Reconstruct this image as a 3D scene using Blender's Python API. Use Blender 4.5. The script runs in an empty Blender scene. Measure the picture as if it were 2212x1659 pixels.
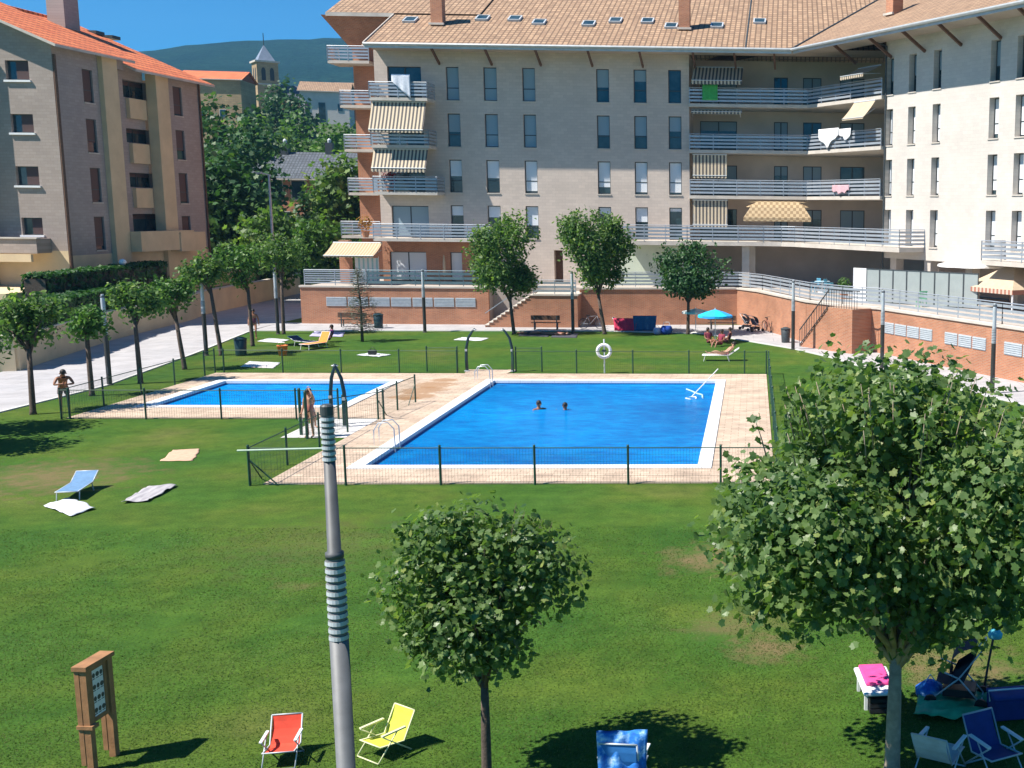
import bpy, bmesh, math, random
from mathutils import Vector, Matrix, Quaternion
R = math.radians
SC = bpy.context.scene
COL = SC.collection
rnd = random.Random(7)

# ------------------------------------------------------------------ camera model (picture units 2212 x 1659)
FX, CX, CY, PITCH, ROLL, YAW, HCAM = 2478.5, 1771.3, 829.5, .14937, .0108, .0589, 7.6
_fw = Vector((math.sin(YAW)*math.cos(PITCH), math.cos(YAW)*math.cos(PITCH), -math.sin(PITCH)))
_rt = Vector((math.cos(YAW), -math.sin(YAW), 0))
_up = _rt.cross(_fw)
_R = math.cos(ROLL)*_rt + math.sin(ROLL)*_up
_U = -math.sin(ROLL)*_rt + math.cos(ROLL)*_up

def ray(px, py): return ((px-CX)/FX)*_R - ((py-CY)/FX)*_U + _fw
def G(px, py, z=0.0):
    d = ray(px, py); t = (z-HCAM)/d.z
    return Vector((d.x*t, d.y*t, z))
def on_plane(px, py, P, D):
    d = ray(px, py); n = Vector((-D[1], D[0])); t = n.dot(Vector(P[:2]))/n.dot(d.xy)
    return d*t + Vector((0, 0, HCAM))
def at_dist(px, py, ref):
    d = ray(px, py); t = Vector(ref[:2]).length/d.xy.length
    return d*t + Vector((0, 0, HCAM))

# ------------------------------------------------------------------ scene helpers
class MB:
    def __init__(s): s.v = []; s.f = []; s.m = []
    def add(s, vs, fs, m=0):
        o = len(s.v); s.v += [tuple(x) for x in vs]
        s.f += [tuple(i+o for i in f) for f in fs]; s.m += [m]*len(fs); return s
    def box(s, a, b, m=0):
        (x0, y0, z0), (x1, y1, z1) = a, b
        return s.add([(x0,y0,z0),(x1,y0,z0),(x1,y1,z0),(x0,y1,z0),(x0,y0,z1),(x1,y0,z1),(x1,y1,z1),(x0,y1,z1)],
                     [(0,3,2,1),(4,5,6,7),(0,1,5,4),(1,2,6,5),(2,3,7,6),(3,0,4,7)], m)
    def bar(s, p, q, w, h=None, m=0, up=(0,0,1)):
        p, q = Vector(p), Vector(q); h = h or w; d = (q-p).normalized(); u = Vector(up)
        if abs(d.dot(u)) > .98: u = Vector((1,0,0))
        a = d.cross(u).normalized(); b = a.cross(d).normalized(); a *= w/2; b *= h/2
        return s.add([p-a-b,p+a-b,p+a+b,p-a+b,q-a-b,q+a-b,q+a+b,q-a+b],
                     [(0,1,2,3),(7,6,5,4),(4,5,1,0),(5,6,2,1),(6,7,3,2),(7,4,0,3)], m)
    def tube(s, pts, r, n=8, m=0):
        pts = [Vector(p) for p in pts]; rs = r if isinstance(r, (list, tuple)) else [r]*len(pts)
        o = len(s.v); ref = Vector((0,0,1)) if abs((pts[-1]-pts[0]).normalized().z) < .9 else Vector((1,0,0))
        for i, p in enumerate(pts):
            d = (pts[min(i+1,len(pts)-1)] - pts[max(i-1,0)]).normalized()
            a = d.cross(ref).normalized(); b = d.cross(a).normalized()
            for k in range(n):
                t = 2*math.pi*k/n; s.v.append(tuple(p + (a*math.cos(t)+b*math.sin(t))*rs[i]))
        for i in range(len(pts)-1):
            for k in range(n):
                s.f.append((o+i*n+k, o+i*n+(k+1)%n, o+(i+1)*n+(k+1)%n, o+(i+1)*n+k)); s.m.append(m)
        s.f.append(tuple(o+k for k in range(n))[::-1]); s.m.append(m)
        e = o+(len(pts)-1)*n; s.f.append(tuple(e+k for k in range(n))); s.m.append(m); return s
    def lathe(s, prof, c=(0,0,0), n=16, m=0):      # prof: (r, z)
        o = len(s.v); c = Vector(c)
        for r, z in prof:
            for k in range(n):
                t = 2*math.pi*k/n; s.v.append((c.x+r*math.cos(t), c.y+r*math.sin(t), c.z+z))
        for i in range(len(prof)-1):
            for k in range(n):
                s.f.append((o+i*n+k, o+i*n+(k+1)%n, o+(i+1)*n+(k+1)%n, o+(i+1)*n+k)); s.m.append(m)
        s.f.append(tuple(o+k for k in range(n))[::-1]); s.m.append(m)
        e = o+(len(prof)-1)*n; s.f.append(tuple(e+k for k in range(n))); s.m.append(m); return s
    def prism(s, poly, z0, z1, m=0):
        n = len(poly); vs = [(p[0],p[1],z0) for p in poly]+[(p[0],p[1],z1) for p in poly]
        fs = [tuple(range(n))[::-1], tuple(range(n,2*n))]+[(i,(i+1)%n,n+(i+1)%n,n+i) for i in range(n)]
        return s.add(vs, fs, m)
    def sheet(s, poly, z=0, m=0):
        return s.add([(p[0],p[1],z) for p in poly], [tuple(range(len(poly)))], m)
    def build(s, name, mats, parent=None, smooth=False, loc=None):
        me = bpy.data.meshes.new(name); me.from_pydata(s.v, [], s.f)
        if not isinstance(mats, (list, tuple)): mats = [mats]
        for x in mats: me.materials.append(x)
        if len(mats) > 1: me.polygons.foreach_set('material_index', s.m)
        if smooth: me.polygons.foreach_set('use_smooth', [True]*len(me.polygons))
        me.update()
        o = bpy.data.objects.new(name, me); COL.objects.link(o)
        if parent is not None: o.parent = parent
        if loc is not None: o.location = loc
        return o

def recalc(o):
    bm = bmesh.new(); bm.from_mesh(o.data); bmesh.ops.recalc_face_normals(bm, faces=bm.faces); bm.to_mesh(o.data); bm.free(); return o
def bevel(o, w=.01, seg=2):
    md = o.modifiers.new('bevel', 'BEVEL'); md.width = w; md.segments = seg; md.limit_method = 'ANGLE'; return o
def tag(o, label=None, cat=None, group=None, kind=None):
    if label: o['label'] = label
    if cat: o['category'] = cat
    if group: o['group'] = group
    if kind: o['kind'] = kind
    return o
def thing(name, label, cat, loc=(0,0,0), rz=0, group=None):
    o = bpy.data.objects.new(name, None); COL.objects.link(o); o.empty_display_size = .2
    o.location = loc; o.rotation_euler = (0,0,rz); return tag(o, label, cat, group)
KIDS = lambda o: [c for c in bpy.data.objects if c.parent == o]
def copy_tree(o, parent=None):
    kids = KIDS(o); c = o.copy(); COL.objects.link(c)
    if parent is not None: c.parent = parent
    for ch in kids: copy_tree(ch, c)
    return c
def struct(name, mb, m, smooth=False): return tag(mb.build(name, m, smooth=smooth), kind='structure')

# ------------------------------------------------------------------ materials
class N:
    def __init__(s, name):
        s.m = bpy.data.materials.new(name); s.m.use_nodes = True; s.t = s.m.node_tree
        s.b = s.t.nodes['Principled BSDF']; s.o = s.t.nodes['Material Output']
    def n(s, typ, **k):
        x = s.t.nodes.new(typ)
        for a, v in k.items():
            if a.startswith('i_'): x.inputs[a[2:].replace('_', ' ')].default_value = v
            else: setattr(x, a, v)
        return x
    def l(s, a, b): s.t.links.new(a, b)
    def pos(s, kind='pos'):
        if kind == 'pos': return s.n('ShaderNodeNewGeometry').outputs['Position']
        return s.n('ShaderNodeTexCoord').outputs['Object']
    def noise(s, scale, detail=4, rough=.55, vec=None):
        x = s.n('ShaderNodeTexNoise'); x.inputs['Scale'].default_value = scale; x.inputs['Detail'].default_value = detail
        x.inputs['Roughness'].default_value = rough
        s.l(vec if vec is not None else s.pos('obj'), x.inputs['Vector']); return x.outputs['Fac']
    def ramp(s, fac, stops):
        x = s.n('ShaderNodeValToRGB'); e = x.color_ramp.elements
        while len(e) < len(stops): e.new(.5)
        for i, (p, c) in enumerate(stops):
            e[i].position = p; e[i].color = (*c, 1) if len(c) == 3 else c
        s.l(fac, x.inputs['Fac']); return x.outputs['Color']
    def mix(s, fac, a, b, mode='MIX'):
        x = s.n('ShaderNodeMix', data_type='RGBA', blend_type=mode)
        for sock, val in ((x.inputs[0], fac), (x.inputs[6], a), (x.inputs[7], b)):
            if hasattr(val, 'links'): s.l(val, sock)
            else: sock.default_value = val if not isinstance(val, tuple) else (*val, 1)[:4]
        return x.outputs[2]
    def bump(s, h, strength=.3, dist=.02):
        x = s.n('ShaderNodeBump'); x.inputs['Strength'].default_value = strength; x.inputs['Distance'].default_value = dist
        s.l(h, x.inputs['Height']); s.l(x.outputs['Normal'], s.b.inputs['Normal'])
    def base(s, c):
        if hasattr(c, 'links'): s.l(c, s.b.inputs['Base Color'])
        else: s.b.inputs['Base Color'].default_value = (*c, 1)
    def rough(s, r): s.b.inputs['Roughness'].default_value = r; return s
    def metal(s, v): s.b.inputs['Metallic'].default_value = v; return s
def sc(c, k): return tuple(min(1, x*k) for x in c)
def paint(name, c, rough=.6, var=.15, scale=3., metal=0, bump=0, bscale=60):
    g = N(name); g.rough(rough).metal(metal)
    g.base(g.ramp(g.noise(scale), [(.3, sc(c, 1-var)), (.7, sc(c, 1+var))]))
    if bump: g.bump(g.noise(bscale), bump)
    return g.m
def swiz(g, vec, a, b, sa=1, sb=1):       # build a 2D vector (a,b,0) from a 3D one
    s = g.n('ShaderNodeSeparateXYZ'); g.l(vec, s.inputs[0]); c = g.n('ShaderNodeCombineXYZ')
    for i, (ax, k) in enumerate(((a, sa), (b, sb))):
        m = g.n('ShaderNodeMath', operation='MULTIPLY'); m.inputs[1].default_value = k
        g.l(s.outputs[ax], m.inputs[0]); g.l(m.outputs[0], c.inputs[i])
    return c.outputs[0]
def bricks(name, c1, c2, mortar, w=.25, h=.065, ms=.012, axes=(0,2), bump=.3, rough=.85, dirt=.25, dscale=.6, offset=.5):
    g = N(name); g.rough(rough); v = swiz(g, g.pos('obj'), *axes)
    t = g.n('ShaderNodeTexBrick', offset=offset); g.l(v, t.inputs['Vector'])
    t.inputs['Scale'].default_value = 1; t.inputs['Brick Width'].default_value = w; t.inputs['Row Height'].default_value = h
    t.inputs['Mortar Size'].default_value = ms; t.inputs['Color1'].default_value = (*c1,1); t.inputs['Color2'].default_value = (*c2,1)
    t.inputs['Mortar'].default_value = (*mortar,1)
    d = g.ramp(g.noise(dscale, 5), [(.3, (1-dirt,)*3), (.65, (1.0,)*3)])
    g.base(g.mix(1., t.outputs['Color'], d, 'MULTIPLY'))
    g.bump(t.outputs['Fac'], -bump, .01); return g.m
def stripes(name, ca, cb, axis=0, period=.3, duty=.5, rough=.8, axis2=None, coord='obj'):
    g = N(name); g.rough(rough); s = g.n('ShaderNodeSeparateXYZ'); g.l(g.pos(coord), s.inputs[0])
    def sq(ax):
        m = g.n('ShaderNodeMath', operation='DIVIDE'); m.inputs[1].default_value = period; g.l(s.outputs[ax], m.inputs[0])
        f = g.n('ShaderNodeMath', operation='FRACT'); g.l(m.outputs[0], f.inputs[0])
        k = g.n('ShaderNodeMath', operation='GREATER_THAN'); k.inputs[1].default_value = duty; g.l(f.outputs[0], k.inputs[0]); return k.outputs[0]
    fac = sq(axis)
    if axis2 is not None:
        a = g.n('ShaderNodeMath', operation='SUBTRACT'); g.l(fac, a.inputs[0]); g.l(sq(axis2), a.inputs[1])
        b = g.n('ShaderNodeMath', operation='ABSOLUTE'); g.l(a.outputs[0], b.inputs[0]); fac = b.outputs[0]
    g.base(g.mix(fac, ca, cb)); return g.m
def leafmat(name, dark, light, trans=.35, rough=.5):
    g = N(name); g.rough(rough); g.b.inputs['Specular IOR Level'].default_value = .35
    r = g.n('ShaderNodeNewGeometry').outputs['Random Per Island']
    c = g.ramp(r, [(0, dark), (.5, tuple((a+b)/2 for a, b in zip(dark, light))), (.93, light), (1, (light[0]*1.5, light[1]*1.2, light[2]))])
    big = g.ramp(g.noise(1.1, 2), [(.35, (.8,.85,.85)), (.65, (1.12,1.08,.95))])
    c = g.mix(1., c, big, 'MULTIPLY'); g.base(c)
    tr = g.n('ShaderNodeBsdfTranslucent'); g.l(g.mix(1., c, (1.3,1.5,.6), 'MULTIPLY'), tr.inputs['Color'])
    mx = g.n('ShaderNodeMixShader'); mx.inputs[0].default_value = trans
    g.l(g.b.outputs[0], mx.inputs[1]); g.l(tr.outputs[0], mx.inputs[2]); g.l(mx.outputs[0], g.o.inputs['Surface']); return g.m
M = {}
M['metal'] = paint('galvanised steel', (.5,.53,.56), .4, .12, 6, .5)
M['rail'] = paint('pale steel slats', (.38,.42,.47), .35, .1, 2, .25)
M['pole'] = paint('grey pole paint', (.15,.155,.16), .55, .18, 4, .1)
M['pole_dark'] = paint('dark post paint', (.05,.048,.045), .5, .15, 5, .2)
M['lampgrey'] = paint('light lamp casing', (.5,.54,.57), .45, .1, 5, .1)
M['green'] = paint('dark green fence paint', (.012,.06,.035), .45, .2, 8)
M['darkpipe'] = paint('dark teal pipe', (.01,.035,.045), .4, .2, 8)
M['black'] = paint('black plastic', (.015,.015,.018), .5, .2, 8)
M['white'] = paint('white paint', (.8,.8,.8), .5, .05, 4)
M['concrete'] = paint('pale concrete', (.62,.6,.58), .9, .08, .8, bump=.1)
M['slab'] = paint('slab edge', (.55,.5,.44), .85, .12, 1.5)
M['brick'] = bricks('red brick', (.56,.21,.095), (.44,.15,.07), (.46,.3,.21), w=.28, h=.075, ms=.014, dirt=.3, dscale=.8)
M['brick_side'] = bricks('red brick side', (.5,.17,.085), (.4,.13,.07), (.4,.24,.17), w=.28, h=.075, ms=.014, axes=(1,2), dirt=.3)
M['stone'] = bricks('beige split stone', (.65,.545,.465), (.585,.49,.42), (.53,.44,.38), w=.45, h=.2, ms=.008, bump=.2, dirt=.14, dscale=.35)
M['wingstone'] = bricks('sun lightened split stone', (.66,.61,.55), (.61,.56,.51), (.56,.52,.47), w=.45, h=.2, ms=.008, bump=.2, dirt=.12, dscale=.4)  # beige split stone lightened, the sun on the wing put into its colour
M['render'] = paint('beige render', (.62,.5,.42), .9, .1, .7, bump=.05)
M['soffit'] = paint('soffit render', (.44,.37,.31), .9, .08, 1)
M['glass'] = N('window glass').rough(.06).m
_g = N('window glass dark'); _g.rough(.07); _g.base(_g.ramp(_g.noise(.9), [(.35,(.015,.035,.045)),(.7,(.05,.085,.1))])); _g.b.inputs['Specular IOR Level'].default_value = .6; M['glass'] = _g.m
M['frame'] = paint('dark window frame', (.05,.06,.065), .5, .1, 5)
M['blind'] = stripes('roller shutter', (.74,.77,.8), (.64,.68,.72), 2, .06, .8, .6)
M['blind_shade'] = stripes('shaded roller shutter', (.27,.36,.41), (.21,.29,.34), 2, .06, .8, .5)  # roller shutter copy for shaded windows, shade and sky tint in its colour
M['timber'] = paint('brown timber', (.12,.06,.035), .7, .25, 8)
M['gutter'] = paint('metal gutter', (.5,.52,.52), .4, .1, 3, .3)
# roof tiles: courses across the slope and rolls down it
def rooftile(name, a, b, c, pitch_axis=1, tw_=.36):
    g = N(name); g.rough(.85); v = swiz(g, g.pos('obj'), 0, pitch_axis)
    t = g.n('ShaderNodeTexBrick', offset=0.0); g.l(v, t.inputs['Vector']); t.inputs['Scale'].default_value = 1
    t.inputs['Brick Width'].default_value = tw_; t.inputs['Row Height'].default_value = tw_*1.25; t.inputs['Mortar Size'].default_value = tw_*.2
    t.inputs['Mortar Smooth'].default_value = .6
    t.inputs['Color1'].default_value = (*a,1); t.inputs['Color2'].default_value = (*b,1); t.inputs['Mortar'].default_value = (*c,1)
    d = g.ramp(g.noise(1.6, 6, .7), [(.3,(.75,.75,.75)),(.7,(1.15,1.12,1.1))])
    g.base(g.mix(1., t.outputs['Color'], d, 'MULTIPLY')); g.bump(t.outputs['Fac'], -.6, .05); return g.m
M['tile_tan'] = rooftile('tan roof tiles', (.45,.3,.19), (.32,.205,.13), (.165,.105,.065))
M['slate'] = rooftile('slate roof', (.12,.14,.17), (.09,.105,.13), (.05,.06,.07))
M['bark'] = paint('grey brown bark', (.1,.072,.055), .9, .35, 14, bump=.5, bscale=40)
M['bark_plane'] = paint('plane tree bark', (.34,.27,.2), .85, .25, 9, bump=.25, bscale=30)
M['leaf_near'] = leafmat('plane leaves', (.055,.12,.035), (.2,.29,.11), .42, .38)
M['leaf_mid'] = leafmat('street tree leaves', (.048,.115,.034), (.165,.265,.08), .42)
M['leaf_dark'] = leafmat('dark tree leaves', (.02,.065,.025), (.06,.145,.05), .3)
M['leaf_light'] = leafmat('light tree leaves', (.04,.11,.02), (.11,.22,.045), .3)
M['needle'] = leafmat('cedar needles', (.05,.075,.06), (.12,.155,.12), .15)
M['hedge'] = leafmat('hedge leaves', (.014,.055,.016), (.05,.14,.03), .25)
M['skin'] = paint('skin', (.5,.26,.17), .55, .08, 10)
M['skin_tan'] = paint('tanned skin', (.3,.13,.07), .5, .08, 10)
M['hair'] = paint('dark hair', (.015,.01,.008), .6, .2, 20)
# ================================================================== GROUND
def lawn_material():
    g = N('lawn grass'); g.rough(.95); g.b.inputs['Specular IOR Level'].default_value = .15
    p = g.pos('pos')
    fine = g.noise(21, 6, .75, p); mid = g.noise(1.9, 6, .68, p); big = g.noise(.22, 4, .55, p)
    st = g.n('ShaderNodeVectorMath', operation='MULTIPLY'); st.inputs[1].default_value = (.5, 1.5, 1); g.l(p, st.inputs[0])
    band = g.noise(.5, 3, .5, st.outputs[0])
    c = g.ramp(big, [(.3,(.034,.1,.015)), (.46,(.046,.11,.014)), (.6,(.068,.118,.016)), (.76,(.11,.128,.034))])
    c = g.mix(1., c, g.ramp(mid, [(.25,(.6,.68,.62)),(.75,(1.36,1.27,1.3))]), 'MULTIPLY')
    c = g.mix(1., c, g.ramp(fine, [(.3,(.45,.52,.45)),(.7,(1.6,1.48,1.5))]), 'MULTIPLY')
    c = g.mix(1., c, g.ramp(band, [(.3,(.85,.9,.85)),(.7,(1.13,1.08,1.06))]), 'MULTIPLY')
    sp = g.noise(26, 3, .6, p); ck = g.n('ShaderNodeMapRange'); ck.inputs['From Min'].default_value = .6; ck.inputs['From Max'].default_value = .72; g.l(sp, ck.inputs['Value'])
    cm = g.n('ShaderNodeMapRange'); cm.inputs['From Min'].default_value = .5; cm.inputs['From Max'].default_value = .7; g.l(g.noise(.33, 3, .6, p), cm.inputs['Value'])
    cx = g.n('ShaderNodeMath', operation='MULTIPLY'); g.l(ck.outputs[0], cx.inputs[0]); g.l(cm.outputs[0], cx.inputs[1])
    c = g.mix(cx.outputs[0], c, (.22,.26,.13))
    # worn dry patches at the spots the photograph shows them
    for (px, py, rad, stre) in ((110,1030,3.2,.75), (1545,1205,1.5,.8), (1600,1350,1.25,.55), (1660,1400,.9,.75), (640,1265,.5,.35), (560,757,3.,.2), (690,1180,3.,.22), (2050,1440,1.6,.8)):
        q = G(px, py); d = g.n('ShaderNodeVectorMath', operation='DISTANCE'); d.inputs[1].default_value = q; g.l(p, d.inputs[0])
        a = g.n('ShaderNodeMath', operation='ADD'); g.l(d.outputs['Value'], a.inputs[0])
        w = g.n('ShaderNodeMath', operation='MULTIPLY'); w.inputs[1].default_value = rad*2.8; g.l(mid, w.inputs[0]); g.l(w.outputs[0], a.inputs[1])
        k = g.n('ShaderNodeMapRange'); k.inputs['From Min'].default_value = rad*1.45; k.inputs['From Max'].default_value = rad*2.3
        k.inputs['To Min'].default_value = stre; k.inputs['To Max'].default_value = 0; g.l(a.outputs[0], k.inputs['Value'])
        c = g.mix(k.outputs[0], c, g.mix(fine, (.13,.1,.045), (.25,.17,.09)))
    g.base(c); g.bump(fine, .6, .03); return g.m
M['lawn'] = lawn_material()
def patches(name, poly, z, m): return struct(name, MB().sheet(poly, z), m)
mb = MB(); n = 60
mb.sheet([(-3500,-300),(3500,-300),(3500,5000),(-3500,5000)], 0)
struct('lawn', mb, M['lawn'])
def paving(name, a, b, mo, w, h, dirt, extra=None):
    g = N(name); g.rough(.9); p = g.pos('pos')
    t = g.n('ShaderNodeTexBrick'); g.l(p, t.inputs['Vector']); t.inputs['Scale'].default_value = 1
    t.inputs['Brick Width'].default_value = w; t.inputs['Row Height'].default_value = h; t.inputs['Mortar Size'].default_value = .012
    t.inputs['Color1'].default_value = (*a,1); t.inputs['Color2'].default_value = (*b,1); t.inputs['Mortar'].default_value = (*mo,1)
    c = g.mix(1., t.outputs['Color'], g.ramp(g.noise(.9, 6, .65, p), [(.3,(1-dirt,)*3),(.6,(1.05,)*3)]), 'MULTIPLY')
    for (px, py, rad) in (extra or ()):
        q = G(px, py); d = g.n('ShaderNodeVectorMath', operation='DISTANCE'); d.inputs[1].default_value = q; g.l(p, d.inputs[0])
        a_ = g.n('ShaderNodeMath', operation='ADD'); g.l(d.outputs['Value'], a_.inputs[0])
        w_ = g.n('ShaderNodeMath', operation='MULTIPLY'); w_.inputs[1].default_value = rad*1.6; g.l(g.noise(1.5, 4, .6, p), w_.inputs[0]); g.l(w_.outputs[0], a_.inputs[1])
        k = g.n('ShaderNodeMapRange'); k.inputs['From Min'].default_value = rad*1.45; k.inputs['From Max'].default_value = rad*1.75
        k.inputs['To Min'].default_value = .75; k.inputs['To Max'].default_value = 0; g.l(a_.outputs[0], k.inputs['Value'])
        c = g.mix(k.outputs[0], c, (.3,.16,.07))
    g.base(c); return g.m
M['path'] = paving('pale path slabs', (.43,.415,.42), (.4,.39,.4), (.2,.195,.195), 2.4, 1.6, .2)
BROWN_PATCHES = [(890,858,1.0),(915,845,1.1),(940,832,1.0),(962,822,.7),(880,862,.5)]  # brown patches mixed into the deck paving colour
M['deck'] = paving('salmon pool paving', (.6,.465,.35), (.48,.36,.27), (.33,.25,.18), .5, .25, .3, BROWN_PATCHES)
patches('path', [(-33,38),(-34.3,57.4),(-36.1,66.4),(-37.3,78),(-38.3,82.2),(-39.7,103),(-30.9,103),(-30.9,76.5),(-30.7,71.7),(-28.7,60.3),(-27.2,49.3),(-27.5,42.8),(-26.2,36),(-29,20),(-36,20)], .006, M['path'])
patches('pavement', [(-30.9,71.9),(-27.7,71.9),(-9.5,72.6),(-3,71.2),(-.74,67.9),(2.3,63.6),(4.2,59.7),(5.3,56.6),(9.6,47.6),(14,39),(20,30),(24,32),(18,44),(12.4,52.0),(7.4,61.2),(3.2,67.2),(.6,74.5),(-.8,76.8),(-11,77),(-30.9,77)], .006, M['path'])
# kerb along the path
def kerb(pts, name='kerb', w=.12, h=.1):
    mb = MB()
    for a, b in zip(pts, pts[1:]): mb.bar((*a, h/2), (*b, h/2), w, h)
    return struct(name, mb, M['concrete'])
kerb([(-27.5,42.8),(-27.2,49.3),(-28.7,60.3),(-30.6,71.6),(-27.7,71.75),(-9.5,72.45),(-3,71.05),(-.74,67.75),(2.2,63.5),(4.1,59.6),(5.2,56.5),(9.5,47.5),(14,38.8)], h=.05)
# ================================================================== POOLS
Z_DECK = .03
XL0, XL1, YL0, YL1 = -11.41, -1.65, 33.8, 50.9      # large basin, water edge
XS0, XS1, YS0, YS1 = -22.85, -15.79, 44.3, 50.6     # small basin
YF, YN, YS, XA, XB, XC = 53.3, 31.62, 41.75, -24.45, .62, -13.45
mb = MB()
def deck_ring(x0, x1, y0, y1, hx0, hx1, hy0, hy1):
    for a in ((x0,y0,hx0,y1),(hx1,y0,x1,y1),(hx0,y0,hx1,hy0),(hx0,hy1,hx1,y1)):
        if a[2]-a[0] > 1e-6 and a[3]-a[1] > 1e-6: mb.sheet([(a[0],a[1]),(a[2],a[1]),(a[2],a[3]),(a[0],a[3])], Z_DECK)
cw = .42
deck_ring(XC, XB, YN, YF, XL0-cw, XL1+cw, YL0-cw, YL1+cw)
deck_ring(XA, XC, YS, YF, XS0-cw, XS1+cw, YS0-cw, YS1+cw)
mb.sheet([(-13.3+.0,YF),(-11.4,YF),(-11.2,YF+1.3),(-13.5,YF+1.3)], Z_DECK)           # foot path through the far gate
pts = [(XA,YS),(XC,YS),(XC,YN),(XB,YN),(XB,YF),(XA,YF)]
for a, b in zip(pts, pts[1:]+pts[:1]): mb.add([(*a,-.1),(*b,-.1),(*b,Z_DECK),(*a,Z_DECK)], [(0,1,2,3)])
struct('pool_deck', mb, M['deck'])
M['coping'] = bricks('white coping stone', (.78,.78,.77), (.74,.75,.75), (.6,.6,.6), w=.5, h=.5, ms=.01, axes=(0,1), bump=.1, dirt=.1)
M['pooltile'] = bricks('blue pool tile', (.02,.13,.36), (.015,.1,.3), (.05,.2,.42), w=.12, h=.12, ms=.012, axes=(0,2), bump=.1, rough=.3, dirt=.1)
def watermat(name, deep, light, k):
    g = N(name); g.rough(.07); g.b.inputs['IOR'].default_value = 1.33; g.b.inputs['Specular IOR Level'].default_value = .12; p = g.pos('pos')
    s = g.n('ShaderNodeVectorMath', operation='MULTIPLY'); s.inputs[1].default_value = (1, 2.0, 1); g.l(p, s.inputs[0])
    w1 = g.noise(1.3, 4, .6, s.outputs[0]); w2 = g.noise(2.6, 5, .68, s.outputs[0]); big = g.noise(.13, 2, .5, p)
    c = g.ramp(big, [(.32, deep), (.68, light)])
    v = g.n('ShaderNodeTexVoronoi', feature='SMOOTH_F1'); v.inputs['Scale'].default_value = 1.9; g.l(g.mix(.35, s.outputs[0], g.noise(1.2,2,.5,p)), v.inputs['Vector'])
    c = g.mix(1., c, g.ramp(v.outputs['Distance'], [(.15,(.7,.8,.9)),(.7,(1.0,1.12,1.06))]), 'MULTIPLY')  # wave streaks and ripples: their light and dark goes into the base colour
    c = g.mix(1., c, g.ramp(w2, [(.3,(.62,.74,.86)),(.7,(1.1,1.24,1.12))]), 'MULTIPLY'); h = g.mix(.45, w1, w2); g.bump(h, k, .12)
    g.base(c); g.b.inputs['Specular IOR Level'].default_value = 0; g.b.inputs['Roughness'].default_value = .6
    gl = g.n('ShaderNodeBsdfGlossy'); gl.inputs['Roughness'].default_value = .06; fr = g.n('ShaderNodeFresnel'); fr.inputs['IOR'].default_value = 1.2
    bn = [x for x in g.t.nodes if x.bl_idname == 'ShaderNodeBump'][0]; g.l(bn.outputs[0], gl.inputs['Normal']); g.l(bn.outputs[0], fr.inputs['Normal'])
    mu = g.n('ShaderNodeMath', operation='MINIMUM'); mu.inputs[1].default_value = .22; g.l(fr.outputs[0], mu.inputs[0])
    mx = g.n('ShaderNodeMixShader'); g.l(mu.outputs[0], mx.inputs[0]); g.l(g.b.outputs[0], mx.inputs[1]); g.l(gl.outputs[0], mx.inputs[2]); g.l(mx.outputs[0], g.o.inputs['Surface']); return g.m
M['water'] = watermat('pool water', (.0,.13,.38), (.0,.235,.6), .6)
M['water_small'] = watermat('small pool water', (.0,.21,.56), (.0,.24,.62), .4)
def pool(label, x0, x1, y0, y1, wm, wz=-.1):
    t = thing('swimming_pool', label, 'swimming pool', ((x0+x1)/2, y0, 0)); ox, oy = (x0+x1)/2, y0
    def L(p): return (p[0]-ox, p[1]-oy)
    a, b, c, d = x0-cw, x1+cw, y0-cw, y1+cw; m = MB()
    for r in ((a,c,x0,d),(x1,c,b,d),(x0,c,x1,y0),(x0,y1,x1,d)):
        m.box((*L(r[:2]), -.05), (*L(r[2:]), Z_DECK+.035))
    m.build('coping', M['coping'], t)
    m = MB(); i = [L(q) for q in ((x0,y0),(x1,y0),(x1,y1),(x0,y1))]
    for p, q in zip(i, i[1:]+i[:1]): m.add([(*p,-.05),(*q,-.05),(*q,-1.4),(*p,-1.4)], [(0,1,2,3)])
    m.sheet(i, -1.4); m.build('basin', M['pooltile'], t)
    m = MB(); m.sheet([L(q) for q in ((x0,y0),(x1,y0),(x1,y1),(x0,y1))], wz); m.build('water', wm, t); return t
# the lawn sheet runs under the basins, so cut it there: rebuild it as a ring of sheets
def cut_lawn():
    o = bpy.data.objects['lawn']; xs = [-3500,XS0-.1,XS1+.1,XL0-.1,XL1+.1,3500]; ys = [-300,YL0-.1,YS0-.1,YS1+.1,YL1+.1,5000]
    mb = MB()
    for i in range(5):
        for j in range(5):
            if (i == 1 and j == 2) or (i == 3 and j in (1,2,3)): continue
            mb.sheet([(xs[i],ys[j]),(xs[i+1],ys[j]),(xs[i+1],ys[j+1]),(xs[i],ys[j+1])], 0)
    me = bpy.data.meshes.new('lawn'); me.from_pydata(mb.v, [], mb.f); me.materials.append(M['lawn']); o.data = me
cut_lawn()
pool('large rectangular blue swimming pool with white coping, the one with two swimmers', XL0, XL1, YL0, YL1, M['water'])
pool('small shallow blue pool with white coping on the left of the paved deck', XS0, XS1, YS0, YS1, M['water_small'])
def ladder(loc, rz, label):
    t = thing('pool_ladder', label, 'pool ladder', loc, rz, 'steel pool ladders')
    for s in (-.25, .25):
        m = MB(); m.tube([(s,.55,0),(s,.55,.55),(s,.4,.78),(s,.1,.8),(s,-.08,.6),(s,-.1,-.1),(s,-.1,-.9)], .021, 8); m.build('handrail', M['metal'], t, True)
    for z in (-.25,-.5,-.75):
        MB().bar((-.25,-.1,z),(.25,-.1,z),.08,.03).build('step', M['metal'], t)
    return t
q = G(830,1000); ladder((XL0, 36.6, Z_DECK+.03), R(90), 'steel pool ladder on the left edge of the large pool, nearer the lawn')
ladder((XL0, 49.9, Z_DECK+.03), R(90), 'steel pool ladder at the far left corner of the large pool')
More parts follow.
